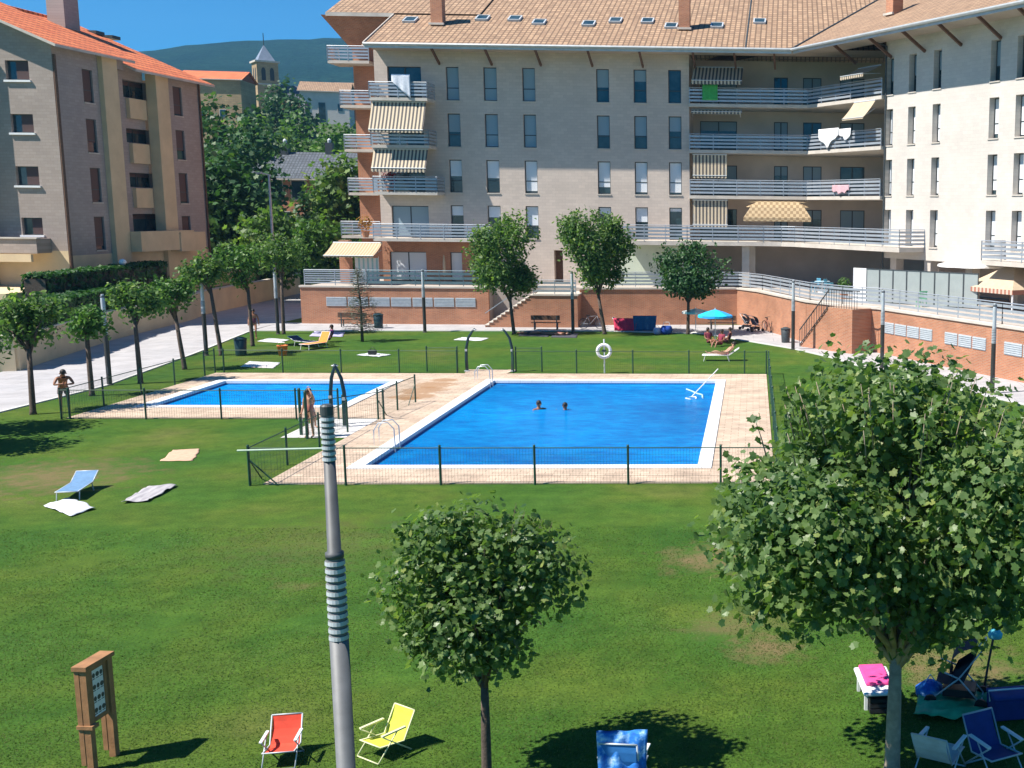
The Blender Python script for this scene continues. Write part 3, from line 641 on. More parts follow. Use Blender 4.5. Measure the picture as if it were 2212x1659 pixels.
# awnings on the wing end of the loggia
awning(wing, -3.4, -.9, .3, FL[4]+1.95, -1.1, FL[4]+1.35, .25)
awning(wing, -2.9, -.6, -.32, FL[4]-.25, -1.25, FL[3]+1.75, .12, 'awn_plain')
# wing balcony on the right
u0, u1 = FW.u(2121,520,-1.7), 16.; balcony(wing, [(u0,-1.7),(u1,-1.7),(u1,-.003),(u0,-.003)], FL[1]-.45, [(u0,0),(u0,-1.7),(u1,-1.7),(u1,0)], 1.05, .25)
mb = MB(); mb.box((0,4.5,FL[0]),(LW,4.7,zWB)); mb.build('undercroft_wall', M['render'], wing)
for u in (1.0,4.4,8.2,12.,16.,20.): MB().box((u-.3,.1,FL[0]),(u+.3,.7,zWB)).build('column', M['slab'], wing)
# ------------------------------------------------------------------ raised terrace and its brick wall
WA = [(-29.4,76.6),(-17.3,76.4)]; WCt = [(-11.4,76.3),(-1.0,77.4),(.45,74.8),(3.2,66.6),(4.9,63.9),(6.9,62.0)]; WD = [(6.9,62.),(11.5,52.7),(16.5,42.6),(20,35.6)]
deckpoly = WA+[(-17.3,77.6),(-11.4,77.6)]+[(x+.12,y+.12) for x, y in WCt[:-1]]+[(x+.12,y+.12) for x, y in WD]+[(48,35),(48,110),(-29.4,110)]
o = MB().prism(deckpoly, -.2, FL[0]-.06).build('terrace', paint('terrace floor', (.42,.37,.33), .9, .1, 1.)); tag(o, kind='structure')
def brick_wall(label, pts, z1=FL[0], vents=()):
    t = thing('brick_wall', label, 'brick wall', (*pts[0],0)); ox, oy = pts[0]
    for i, (a, b) in enumerate(zip(pts, pts[1:])):
        d = Vector(b)-Vector(a); L = d.length; m = MB(); m.box((0,-.15,-.1),(L,.1,z1-.08)); o = m.build('wall', M['brick'], t); o.location = (a[0]-ox, a[1]-oy, 0); o.rotation_euler = (0,0,math.atan2(d.y,d.x))
        MB().box((-.05,-.22,z1-.08),(L+.05,.2,z1+.04)).build('coping', M['slab'], o)
        for s, x0, x1 in vents:
            if s == i:
                g_ = MB()
                nseg = max(1, round((x1-x0)/1.3))
                for k in range(nseg):
                    xa, xb = x0+(x1-x0)*k/nseg+.05, x0+(x1-x0)*(k+1)/nseg-.05
                    g_.box((xa,-.175,1.15),(xb,-.153,1.75))
                    for j in range(6): g_.box((xa,-.2,1.19+j*.095),(xb,-.176,1.23+j*.095))
                g_.build('vent', M['lampgrey'], o)
    return t
L0 = (Vector(WA[1])-Vector(WA[0])).length
brick_wall('orange brick retaining wall with a long strip of grey vents, left of the terrace stairs', WA, vents=((0,1.6,L0-.8),))
brick_wall('orange brick retaining wall behind the right lawn trees, bending towards the steps', WCt)
brick_wall('sunlit orange brick retaining wall with grey vents on the far right behind the big tree', WD, vents=((0,.5,5.2),(0,6.2,9.6),(1,.5,6)))
# stairs against the wall
t = thing('terrace_stairs', 'brick sided stairs with pale treads rising to the terrace between the lawn trees', 'stairs', (-17.2,74.6,0)); n = 12; run = 3.1; hh = 2.1
for i in range(n):
    x0 = run*i/n; MB().box((x0,0,0 if i else -.05),(run*(i+1)/n,1.5,hh*(i+1)/n-.05)).build('step', M['brick'], t)
    MB().box((x0-.03,-.05,hh*(i+1)/n-.05),(run*(i+1)/n,1.5,hh*(i+1)/n)).build('tread', M['slab'], t)
MB().box((run,.0,-.05),(5.9,3.0,hh-.05)).build('landing_wall', M['brick'], t); MB().box((run-.03,-.06,hh-.05),(5.96,3.0,hh+.05)).build('landing', M['slab'], t)
m = MB(); railing([(run,.1),(5.8,.1)], hh+.05, .9, 3).build('railing', M['rail'], t)
MB().bar((0,.1,.9),(run,.1,hh+.95),.05).build('handrail', M['rail'], t)
t = thing('entrance_stairs', 'enclosed steps with dark railings in the brick wall right of the grey bin', 'stairs', (2.25,65.5,0), math.atan2(-4.4,3.6)); n = 11
for i in range(n): MB().box((.9+2.4*i/n,-.2,-.05),(.9+2.4*(i+1)/n,1.3,2.4*(i+1)/n)).build('step', M['brick'], t)
MB().box((3.3,-.3,-.05),(5.2,1.3,2.4)).build('landing_wall', M['brick'], t)
m = MB(); m.bar((.9,-.25,.95),(3.3,-.25,3.35),.05); m.bar((.9,-.25,.1),(3.3,-.25,2.5),.04)
for i in range(13): x = .9+2.4*i/12; m.bar((x,-.25,2.4*i/12),(x,-.25,2.4*i/12+.95),.022)
m.build('railing', M['frame'], t)
m = MB(); m.bar((3.3,-.25,3.4),(5.7,-.25,3.4),.05)
for i in range(12): m.bar((3.3+.2*i,-.25,2.4),(3.3+.2*i,-.25,3.4),.022)
m.build('landing_railing', M['frame'], t)
def terrace_rail(label, pts, m='rail', slats=4, h=1.0, glass=False):
    t = thing('terrace_railing', label, 'railing', (*pts[0],FL[0]+.04), 0, 'railings on the brick walls'); ox, oy = pts[0]
    P = [(x-ox,y-oy) for x, y in pts]; r = railing(P, 0, h, slats); r.build('slats', M[m], t)
    if glass:
        g_ = MB()
        for a, b in zip(P, P[1:]): g_.bar((*a,.5),(*b,.5),.012,.8)
        g_.build('glass_panel', M['glass'], t)
    return t
M['rail_dark'] = paint('blue grey slats', (.12,.19,.22), .4, .12, 2, .3)
terrace_rail('blue grey slatted railing on the left brick wall below the striped awnings', [(-25.2,76.75),(-17.4,76.5)], 'rail_dark', 3)
terrace_rail('pale lattice railing at the left corner of the brick wall', [(-29.2,76.75),(-25.3,76.75)], 'rail', 6)
terrace_rail('silver slatted railing on the brick wall behind the right lawn trees', [(-11.2,76.4),(-1.0,77.5),(.6,74.9),(3.3,66.7),(5.0,64.0),(7.0,62.1)], 'rail', 4)
terrace_rail('silver slatted railing on the far right brick wall above the vents', [(7.,62.1),(11.6,52.8),(16.6,42.7)], 'rail', 4)
# ================================================================== LEFT APARTMENT HOUSE
M['taupe_end'] = bricks('taupe split stone end', (.42,.345,.3), (.37,.3,.26), (.33,.27,.23), w=.4, h=.18, ms=.008, axes=(1,2), bump=.2, dirt=.12, dscale=.4)
M['taupe'] = bricks('taupe split stone', (.4,.345,.315), (.35,.3,.275), (.31,.265,.245), w=.4, h=.18, ms=.008, bump=.2, dirt=.12, dscale=.4)
M['ochre'] = paint('ochre render', (.64,.5,.31), .9, .1, .8, bump=.05)
M['ochre_pale'] = paint('pale ochre render', (.66,.52,.33), .9, .1, .8)
M['shutter'] = stripes('brown shutter', (.09,.05,.045), (.06,.032,.03), 2, .07, .8, .6)
l0, l1 = Vector((-41.1,74.8)), Vector((-40.5,84.6)); FLn = Frame(l0, math.atan2(l1.y-l0.y, l1.x-l0.x))
uC = FLn.u(131,350); FLn = Frame(FLn.world(uC,0), FLn.rz)
FG = Frame(FLn.P, FLn.rz-math.pi/2)
zEl = FLn.loc(113,112,-.7)[1]; zG = FLn.loc(150,625)[1]; uEnd = FLn.u(439,350)
left = thing('apartment_house', 'taupe and ochre apartment house with an orange tiled roof on the left beside the path', 'building', FLn.world(0,0), FLn.rz)
def FLh(px0, px1, y0, y1): a, z1 = FLn.loc(px0, y0); b, z0 = FLn.loc(px1, y1); return (a, b, z0, z1)
lw = [FLh(176,193,148,222), FLh(186,204,256,330), FLh(194,212,362,437), FLh(203,220,468,540)]
u0 = lw[0][0]; lw = [(u0, u0+1.0, h[2], h[3]) for h in lw]
ub = FLn.u(372,184); zz = [(h[2],h[3]) for h in lw]; lwb = [(ub, ub+1.1, a, b) for a, b in zz]
uP1, uP1b, uP2, uP2b = FLn.u(211,150), FLn.u(243,150), FLn.u(326,170), FLn.u(353,170)
base = [FLh(158,182,580,610), FLh(211,227,575,602)]
mb = MB(); wall_holes(mb, 0, uP1, zG+2.0, zEl+.62, lw, .22); mb.build('wall', M['taupe'], left); mb = MB(); wall_holes(mb, uP2b, uEnd, zG+2., zEl+.16, lwb, .22)
mb.add([(uEnd,0,0),(uEnd,0,zEl+.2),(uEnd,14,zEl+.2),(uEnd,14,0)], [(0,1,2,3)]); mb.build('wall', M['taupe'], left)
mb = MB(); wall_holes(mb, 0, uP1, 0, zG+2.0, [b for b in base if b[2] < zG+2], .25); mb.add([(uP1b,.0,0),(uEnd,.0,0),(uEnd,.0,zG+2.0),(uP1b,.0,zG+2.)], [(0,1,2,3)])
mb.build('base_wall', M['ochre_pale'], left)
for b in base: window(left, *b, .2, 0, 0, sill=False)
for i, h in enumerate(lw+lwb): window(left, *h, .14, 0, (.96,.7,.96,.9)[i % 4], 'shutter', True)
for a, b, dz_ in ((uP1,uP1b,.5),(uP2,uP2b,.02)): MB().box((a,-.3,0),(b,.4,zEl+dz_)).build('pilaster', M['ochre'], left)
# recessed bay with loggia openings
hb = [FLh(250,292,172,210), FLh(258,299,276,307), FLh(265,305,372,404), FLh(273,338,462,506)]
ua = FLn.u(252,190,1.0); bay = [(ua, ua+(3.0 if i < 3 else 4.6), FLn.loc(272,(210,307,404,506)[i],.6)[1], FLn.loc(272,(172,276,372,462)[i],.6)[1]) for i in range(4)]
mb = MB(); wall_holes(mb, uP1b, uP2, zG+2, zEl+.3, bay, .8, v=.6); mb.box((uP1b+.01,.02,zEl-.1),(FLn.u(290,130,-.7)-.04,.58,zEl+.6)); mb.build('bay_wall', M['taupe'], left)
for h in bay: window(left, *h, .5, .6, .25, 'shutter', False, 2, 'loggia_window')
for h in bay: MB().box((h[0]+.2,.35,h[2]-1.35),(h[1]-.9,.6-.003,h[2]-.05)).build('parapet', M['ochre'], left)
q = FLh(275,338,500,540); MB().box((uP1b+.01,-1.0,q[2]),(uP2+2.2,-.31,q[3])).build('parapet', M['ochre'], left); a = FLh(345,405,502,540); MB().box((a[0]+.6,-1.1,a[2]),(a[1]+.5,-.32,a[3])).build('parapet', M['ochre'], left)
MB().tube([(.06,-.1,zG),(.06,-.1,zEl)], .09, 8).build('downpipe', M['timber'], left); MB().tube([(uEnd-.1,-.1,zG),(uEnd-.1,-.1,zEl)], .07, 8).build('downpipe', M['timber'], left)
# gable end towards the pools: local x = into depth of the long face, local y = -distance along the gable
def gable_pt(px, py): a, z = FG.loc(px, py); return -a, z       # metres left of the corner
gw = []
for (x0,x1,y0,y1) in ((10,64,130,173),(22,74,246,287),(33,86,359,401),(46,94,470,508)):
    a, z1 = gable_pt(x0,y0); b, z0 = gable_pt(x1,y1); gw.append((b,a,z0,z1))
gw2 = [(h[0]+6.5,h[1]+6.5,h[2],h[3]) for h in gw]
gl = thing('gable', None, None); bpy.data.objects.remove(gl)
def gbuild(m, name, mat):               # gable parts are modelled facing -y, then turned onto the end wall
    for i, (x, y, z) in enumerate(m.v): m.v[i] = (y, x, z)
    m.f = [f[::-1] for f in m.f]; return m.build(name, M[mat], left)
GW = 18.
TL = .43
m = MB(); wall_holes(m, 0, GW, zG+2.3, zEl+.6, gw+gw2, .25)
m.add([(0,0,zEl+.6),(GW,0,zEl+.6),(GW/2,0,zEl+.6+GW/2*TL)], [(0,1,2)]); gbuild(m, 'gable_wall', 'taupe_end')
m = MB(); m.add([(0,0,0),(GW,0,0),(GW,0,zG+2.3),(0,0,zG+2.3)], [(0,1,2,3)]); gbuild(m, 'base_wall', 'ochre')
for i, h in enumerate(gw+gw2):
    m = MB(); f = .06; m.box((h[0],.2,h[2]),(h[1],.26,h[2]+f)); m.box((h[0],.2,h[3]-f),(h[1],.26,h[3])); m.box((h[0],.2,h[2]+f),(h[0]+f,.26,h[3]-f)); m.box((h[1]-f,.2,h[2]+f),(h[1],.26,h[3]-f)); m.box(((h[0]+h[1])/2-.04,.2,h[2]+f),((h[0]+h[1])/2+.04,.26,h[3]-f)); w_ = gbuild(m, 'window', 'frame')
    m = MB(); m.box((h[0]+f,.23,h[2]+f),(h[1]-f,.25,h[3]-f)); o = gbuild(m, 'pane', 'glass'); o.parent = w_
    m = MB(); m.box((h[0]+f+.01,.195,h[2]+f),(h[1]-f-.45,.222,h[3]-f)); o = gbuild(m, 'shutter', 'shutter'); o.parent = w_
    m = MB(); m.box((h[0]-.1,-.12,h[2]-.12),(h[1]+.1,.18,h[2]-.003)); o = gbuild(m, 'sill', 'white'); o.parent = w_
a = gable_pt(110,515); b = gable_pt(110,546)
m = MB(); m.box((1.0,-1.3,b[1]),(GW,-1.1,a[1])); m.box((1.0,-1.1,b[1]),(1.2,0,a[1])); m.box((1.2,-1.1,b[1]),(GW,0,b[1]+.15)); gbuild(m, 'terrace_parapet', 'taupe_end')
m = MB(); m.box((.9,-1.4,a[1]+.002),(GW,-1.05,a[1]+.08)); gbuild(m, 'parapet_coping', 'slab')
m = MB(); m.box((1.3,-1.45,b[1]-.5),(GW,-1.25,b[1]-.05)); gbuild(m, 'roller_awning', 'ochre_pale')
m = MB(); m.box((4.3,-.8,0),(GW,-.002,zEl+1.2)); gbuild(m, 'projecting_bay', 'taupe_end')
# roof: two lengths, the near one a step higher
def gable_roof(u0, u1, dz, name):
    z = zEl+dz; o_ = .75; rz_ = z+(GW/2+o_)*TL
    m = MB(); m.add([(u0,-o_,z),(u1,-o_,z),(u1,GW/2,rz_),(u0,GW/2,rz_),(u0,GW+o_,z),(u1,GW+o_,z)], [(0,1,2,3),(3,2,5,4)])
    r = m.build(name, M['tile_orange_t'], left); m = MB()
    m.add([(u0,-o_,z-.16),(u1,-o_,z-.16),(u1,GW/2,rz_-.16),(u0,GW/2,rz_-.16),(u0,GW+o_,z-.16),(u1,GW+o_,z-.16)], [(3,2,1,0),(4,5,2,3)])
    for u in (u0,u1): m.add([(u,-o_,z),(u,GW/2,rz_),(u,GW+o_,z),(u,GW+o_,z-.16),(u,GW/2,rz_-.16),(u,-o_,z-.16)], [(0,1,4,5),(1,2,3,4)])
    m.add([(u0,-o_,z),(u1,-o_,z),(u1,-o_,z-.16),(u0,-o_,z-.16)], [(0,1,2,3)]); m.build('eaves_board', M['slab'], r)
    m = MB(); m.tube([(u0,GW/2,rz_+.02),(u1,GW/2,rz_+.02)], .13, 8); m.build('ridge_cap', M['tile_orange_t'], r); return r
M['tile_orange_t'] = rooftile('orange roof tiles turned', (.85,.27,.1), (.68,.17,.06), (.3,.07,.03), 1, .5)
uS2 = FLn.u(290,130,-.7)
r1 = gable_roof(-.75, uS2, .5, 'roof'); r2 = gable_roof(uS2-.02, uEnd+.9, .0, 'roof')
c = FLn.on_slope(138, 40, zEl+.5, .75, TL); m = MB(); m.box((c[0]-.85,c[1]-.6,c[2]-.8),(c[0]+.75,c[1]+.6,c[2]+2.4)); ch = m.build('chimney', M['taupe'], r1)
MB().box((c[0]-.95,c[1]-.7,c[2]+2.4),(c[0]+.85,c[1]+.7,c[2]+2.55)).build('chimney_cap', M['slab'], ch)
for px, py in ((205,72),(240,82)):
    c = FLn.on_slope(px, py, zEl, .75, TL); MB().box((c[0]-.5,c[1]-.4,c[2]-.1),(c[0]+.5,c[1]+.4,c[2]+.14)).build('skylight', M['frame'], r2)
# ================================================================== UPPER GROUND AND PATH WALL ON THE LEFT
wp = [(-50,49.),(-33.6,54.),(-34.4,57.6),(-36.2,66.6),(-37.4,78.2),(-38.4,82.4),(-39.8,103.2)]
o = MB().prism(wp+[(-39.8,150),(-160,150),(-160,49.)], -.2, 1.45).build('upper_ground', M['lawn']); tag(o, kind='structure')
o = MB().prism([(-41.3,66),(-40.6,103),(-41,150),(-160,150),(-160,72)], 1.0, 2.6).build('house_terrace', M['ochre_pale']); tag(o, kind='structure')
t = thing('path_wall', 'low pale ochre wall holding the hedges along the left side of the path', 'wall', (*wp[0],0))
for i, (a, b) in enumerate(zip(wp[:-1], wp[1:])):
    m = MB(); d = (Vector(b)-Vector(a)); k = Vector((-d.y,d.x)).normalized()*.0; m.bar((a[0]-wp[0][0],a[1]-wp[0][1],.78),(b[0]-wp[0][0],b[1]-wp[0][1],.78),.3,1.56+.02*i); w_ = m.build('wall', M['ochre_pale'], t)
    m = MB(); m.bar((a[0]-wp[0][0],a[1]-wp[0][1],1.6+.01*i),(b[0]-wp[0][0],b[1]-wp[0][1],1.6+.01*i),.4,.08); m.build('coping', M['slab'], w_)
# ================================================================== FAR BACKGROUND
M['hill'] = None
g = N('wooded hill'); g.rough(1); p = g.pos('pos'); g.b.inputs['Specular IOR Level'].default_value = 0
c = g.ramp(g.noise(.012, 8, .65, p), [(.3,(.004,.02,.016)),(.55,(.01,.036,.024)),(.75,(.024,.05,.03))])
c = g.mix(1., c, g.ramp(g.noise(.11, 4, .7, p), [(.3,(.4,.45,.4)),(.7,(1.7,1.65,1.4))]), 'MULTIPLY'); g.base(c); g.bump(g.noise(.06, 6, .75, p), 1., 14); M['hill'] = g.m
def hill(name, dist, prof, depth, seed, back=0.6, nx=150, ny=26):
    # prof: (px, py) skyline of the ridge seen over the lawn, given real height at its own distance
    from mathutils import noise as mn
    mb = MB(); xs = [prof[0][0]+(prof[-1][0]-prof[0][0])*i/nx for i in range(nx+1)]
    def top(px):
        for (a, ya), (b, yb) in zip(prof, prof[1:]):
            if a <= px <= b: t_ = (px-a)/(b-a); t_ = t_*t_*(3-2*t_); return ya+(yb-ya)*t_
        return prof[-1][1]
    for j in range(ny+1):
        f = j/ny
        for x in xs:
            d = ray(x, top(x)); hd = d.xy.length; k = dist/hd; ridge = HCAM+d.z*k
            s = (dist-depth+depth*(1+back)*f); e = d.xy.normalized()*s
            q_ = s-(dist-depth); hh = ridge*(max(0, min(1, q_/depth))**.8 if q_ <= depth else max(0, 1-(q_-depth)/(depth*back))**.8)
            hh += mn.noise(Vector((e.x*.004+seed, e.y*.004, 0)))*ridge*.10*min(1, q_/depth)*(1 if q_ < depth*.8 else .25)
            hh += mn.noise(Vector((e.x*.05, e.y*.05, seed)))*2.2*min(1, q_/depth)
            mb.v.append((e.x, e.y, hh-.5))
    for j in range(ny):
        for i in range(nx): a = j*(nx+1)+i; mb.f.append((a,a+1,a+nx+2,a+nx+1)); mb.m.append(0)
    o = mb.build(name, M['hill'], smooth=True); return tag(o, kind='structure')
hill('far_hill', 1900, [(-1400,130),(-300,150),(150,130),(340,103),(420,92),(520,86),(640,84),(760,82),(1100,95),(1500,120),(2300,140),(3600,200)], 900, 3.1)
g = N('hillside ground'); p = g.pos('pos'); g.rough(1); g.base(g.ramp(g.noise(.08, 6, .6, p), [(.3,(.03,.06,.02)),(.7,(.1,.12,.045))])); M['slope'] = g.m
hill_m = M['hill']; M['hill'] = M['slope']
hill('town_slope', 330, [(-900,330),(100,300),(420,235),(560,205),(700,225),(900,260),(1500,300),(2600,330)], 170, 9.2, nx=60, ny=12); M['hill'] = hill_m
# church
M['churchstone'] = bricks('church stone', (.5,.35,.19), (.4,.28,.15), (.32,.24,.15), w=.8, h=.35, ms=.02, bump=.2, dirt=.3, dscale=.3)
M['roof_lead'] = paint('grey spire lead', (.32,.36,.42), .4, .1, 1, .3)
def far_frame(px, py, dist): d = ray(px, py); k = dist/d.xy.length; return Vector((d.x*k, d.y*k, HCAM+d.z*k))
pc = far_frame(575,190,300); t = thing('church', 'stone church tower with a pointed grey spire standing out against the far hill', 'church', (pc.x,pc.y,0), R(35))
s = 300/FX; tw = 2.35; zt = far_frame(570,133,300).z; zb_ = 5.
m = MB(); m.box((-tw,-tw,0),(tw,tw,zt-5.2)); m.box((-tw*.97,-tw*.97,zt-5.2),(tw*.97,tw*.97,zt-.4)); tower = m.build('tower', M['churchstone'], t)
m = MB(); m.box((-tw*1.12,-tw*1.12,zt-.4),(tw*1.12,tw*1.12,zt)); m.box((-tw*1.06,-tw*1.06,zt-5.4),(tw*1.06,tw*1.06,zt-5.1)); m.build('cornice', M['slab'], tower)
for ax in (0,1):
    for sg in (-1,1):
        for off in (-.9,.9):
            m = MB(); pts_ = [(-.45,0),(.45,0),(.45,2.2),(.3,2.7),(0,2.9),(-.3,2.7),(-.45,2.2)]; y_ = sg*(tw*.97+.02)
            v_ = [((off+x_, y_, zt-4.4+z_) if ax else (y_, off+x_, zt-4.4+z_)) for x_, z_ in pts_]; m.add(v_, [tuple(range(7))]); m.build('bell_opening', M['black'], tower)  # flat black face painted for the shade inside the arch
zs = far_frame(570,97,300).z; m = MB(); rr = tw*.8; m.add([(-rr,-rr,zt),(rr,-rr,zt),(rr,rr,zt),(-rr,rr,zt),(0,0,zs)], [(0,1,4),(1,2,4),(2,3,4),(3,0,4)]); sp_ = m.build('spire', M['roof_lead'], t)
MB().tube([(0,0,zs-.3),(0,0,zs+2.6)], .09, 6).build('cross', M['black'], sp_)
zn = far_frame(640,190,300).z
m = MB(); m.box((2.36,-5,0),(19,5,zn-2.5)); m.build('nave_wall', M['churchstone'], t); m = MB(); m.add([(2.37,-5.6,zn-2.7),(19.5,-5.6,zn-2.7),(19.5,0,zn+.6),(2.37,0,zn+.6),(2.37,5.6,zn-2.7),(19.5,5.6,zn-2.7)], [(0,1,2,3),(3,2,5,4)]); m.add([(19.,-5,zn-2.6),(19.,5,zn-2.6),(19.,0,zn+.4)], [(0,1,2)]); m.build('nave_roof', M['slate'], t)
def house(name, label, px, dist, y_eave, wpx, depth, rise, rz, wallm, roofm, wins=(), base_z=0, chim=()):
    pe = far_frame(px, y_eave, dist); w_ = wpx*dist/FX; h = pe.z
    t = thing(name, label, 'house', (pe.x,pe.y,base_z), rz); h -= base_z
    MB().box((-w_/2,0,0),(w_/2,depth,h)).build('wall', M[wallm], t); o_ = .5
    m = MB(); m.add([(-w_/2-o_,-o_,h-.02),(w_/2+o_,-o_,h-.02),(w_/2+o_,depth/2,h+rise),(-w_/2-o_,depth/2,h+rise),(-w_/2-o_,depth+o_,h-.02),(w_/2+o_,depth+o_,h-.02)], [(0,1,2,3),(3,2,5,4)])
    for x in (-w_/2,w_/2): m.add([(x,0,h-.05),(x,depth,h-.05),(x,depth/2,h+rise-.12)], [(0,1,2)])
    r = m.build('roof', M[roofm], t); m = MB(); m.bar((-w_/2-o_,-o_,h-.1),(w_/2+o_,-o_,h-.1),.12,.16); m.build('eaves_board', M['slab'], r)
    for x, y, hh in chim:
        cz = h+rise*(1-abs(y-depth/2)/(depth/2)); c_ = MB().box((x-.4,y-.4,cz-.3),(x+.4,y+.4,cz+hh)).build('chimney', M['frame'], r); MB().lathe([(.2,0),(.24,.3),(.05,.5)], (x,y,cz+hh), 8).build('cowl', M['lampgrey'], c_)
    for x, z, ww, hh in wins:
        f = MB().box((x-ww/2,-.06,z),(x+ww/2,-.002,z+hh)).build('window', M['slab'], t); MB().box((x-ww/2+.1,-.08,z+.1),(x+ww/2-.1,-.062,z+hh-.1)).build('pane', M['glass'], f)
    return t
house('town_house', 'pale town house with a tan roof and tall brown window right of the church', 700, 285, 197, 88, 9, 2.4, R(12), 'wingstone', 'tile_tan', [(-.6,26,1.6,4.5),(3.2,28.5,1.2,1.8),(-3.6,28.5,1.2,1.8)])
house('town_house', 'brick town house roof end seen beyond the right edge of the pale house', 752, 300, 190, 60, 8, 1.6, R(5), 'brick', 'tile_tan', [(0,28,1.2,1.6)])
house('red_roofed_house', 'low house with a pale orange roof just past the end of the taupe apartment house', 452, 250, 170, 108, 9, 1.9, R(6), 'churchstone', 'tile_orange_t', [(-2,24,1.2,1.5),(2,24,1.2,1.5)])
house('slate_house', 'brick house with a blue grey slate roof and two black chimneys among the trees', 668, 142, 386, 205, 9, 3.1, R(4), 'brick', 'slate', [(-3.6,8.2,1.6,2.2),(-1.2,8.2,1.6,2.2),(1.4,8.2,1.6,2.2),(3.6,8.2,1.4,2.2),(-3,5.,1.6,2),(0,5.,1.6,2)], 0, ((-3.7,4.3,1.1),(1.1,4.5,1.1)))
# rows of dormer and balcony on the slate house
hm = bpy.data.materials.new('pale air'); hm.use_nodes = True; ht = hm.node_tree; ht.nodes.clear()
ho = ht.nodes.new('ShaderNodeOutputMaterial'); hv = ht.nodes.new('ShaderNodeVolumePrincipled'); hv.inputs['Color'].default_value = (.25,.62,1,1); hv.inputs['Density'].default_value = .00017; hv.inputs['Anisotropy'].default_value = .1
ht.links.new(hv.outputs[0], ho.inputs['Volume'])
o = MB().box((-2600,-250,-1.6),(2400,3700,560)).build('haze', hm); tag(o, kind='stuff')
# ================================================================== VEGETATION
from mathutils import noise as mnoise
MAPLE = [(0,-.2),(.2,-.3),(.42,-.3),(.4,-.06),(.6,.14),(.4,.24),(.3,.46),(.14,.46),(0,.66),(-.14,.46),(-.3,.46),(-.4,.24),(-.6,.14),(-.4,-.06),(-.42,-.3),(-.2,-.3)]
OVAL = [(0,-.5),(.24,-.2),(.26,.15),(0,.55),(-.26,.15),(-.24,-.2)]
CLUMP = [(-.05,-.5),(.3,-.42),(.22,-.1),(.5,.05),(.2,.22),(.12,.52),(-.15,.25),(-.48,.3),(-.3,-.05),(-.42,-.3)]
NEED = [(0,-.5),(.07,0),(0,.5),(-.07,0)]
def leaf(mb, c, nrm, size, shape, rg):
    n = nrm.normalized(); a = n.cross(Vector((rg.gauss(0,1), rg.gauss(0,1), rg.gauss(0,1))))
    if a.length < 1e-4: a = n.orthogonal()
    a.normalize(); b = n.cross(a); o = len(mb.v); s = size*rg.uniform(.65,1.25); fold = rg.uniform(-.25,.35)
    for x, y in shape:
        q = c+a*(x*s)+b*(y*s)+n*(abs(x)*fold*s); mb.v.append((q.x,q.y,q.z))
    mb.f.append(tuple(range(o,o+len(shape)))); mb.m.append(0)
def rdir(rg):
    while True:
        v = Vector((rg.uniform(-1,1), rg.uniform(-1,1), rg.uniform(-1,1)))
        if .05 < v.length < 1: return v.normalized()
def tree(name, label, base, th, cc, rad, n, size, lm='leaf_mid', bm='bark', tr=.12, seed=1, group=None, shape=OVAL, per=14, cs=.3, lump=.35, limbs=9, shoots=0, inner=.45, up=.35, bend=.0, low=None, lobes=None, cat='tree', nl=0):
    """base: ground point; th: clear trunk; cc: crown centre relative to the base; rad: its radii"""
    rg = random.Random(seed); t = thing(name, label, cat, base, 0, group); cc = Vector(cc); rad = Vector(rad)
    mb = MB(); centres = []; off = Vector((seed*7.1, seed*3.3, 0))
    lob = lobes or [((0,0,0),1.)]
    if nl:
        lob = [((0,0,0),.66)]
        for i in range(nl):
            dd = rdir(rg); dd.z = dd.z*.85+.1; lob.append(((dd.x*rad.x*.68, dd.y*rad.y*.68, dd.z*rad.z*.68), rg.uniform(.24,.5)))
    for i in range(max(1, n//per)):
        d = rdir(rg); lo, ls = rg.choice(lob)
        k = 1+lump*mnoise.noise(d*1.7+off)+lump*.6*mnoise.noise(d*4.1+off)
        r = (1-inner*rg.random()**1.6)*k*ls
        p = cc+Vector(lo)+Vector((d.x*rad.x, d.y*rad.y, d.z*rad.z))*r
        if low is not None and p.z < low: p.z = low+rg.random()*.3
        centres.append((p, d))
        for j in range(per):
            q = p+Vector((rg.gauss(0,cs), rg.gauss(0,cs), rg.gauss(0,cs*.8)))
            nn = d*.55+Vector((0,0,up))+rdir(rg)*.75; leaf(mb, q, nn, size, shape, rg)
    tm = MB(); top = Vector((cc.x*.55, cc.y*.55, th)); mid = Vector((top.x*.5+bend*.5, top.y*.5, th*.5))
    tm.tube([(0,0,-.1),(0.0,0,.12),mid,top], [tr*1.55,tr*1.12,tr,tr*.8], 9)
    tops = [c for c in centres if c[0].z > cc.z-rad.z*.5] or centres
    for i in range(limbs):
        p, d = rg.choice(tops); m_ = top.lerp(p, .5)+Vector((0,0,.1*rad.z)); tm.tube([top-Vector((0,0,rg.random()*.15*th)), m_, top.lerp(p,.92)], [tr*.5,tr*.28,tr*.08], 5)
        leafy = 0
    for i in range(shoots):
        a = rg.uniform(0,2*math.pi); rr = rg.uniform(.1,.95)**.6; b0 = cc+Vector((math.cos(a)*rad.x*rr*.8, math.sin(a)*rad.y*rr*.8, rad.z*.7*(1-rr*.5)))
        L = rg.uniform(.35,.7)*rad.z*.55; tip = b0+Vector((math.cos(a)*.3*L, math.sin(a)*.3*L, L)); tm.tube([b0, b0.lerp(tip,.5)+Vector((0,0,.03)), tip], [tr*.1,tr*.07,tr*.04], 4)
        for j in range(int(9+L*9)):
            q = b0.lerp(tip, rg.random()**.8)+rdir(rg)*size*.8; leaf(mb, q, rdir(rg)+Vector((0,0,.5)), size, shape, rg)
    tm.build('trunk', M[bm], t, True); mb.build('crown', M[lm], t); return t
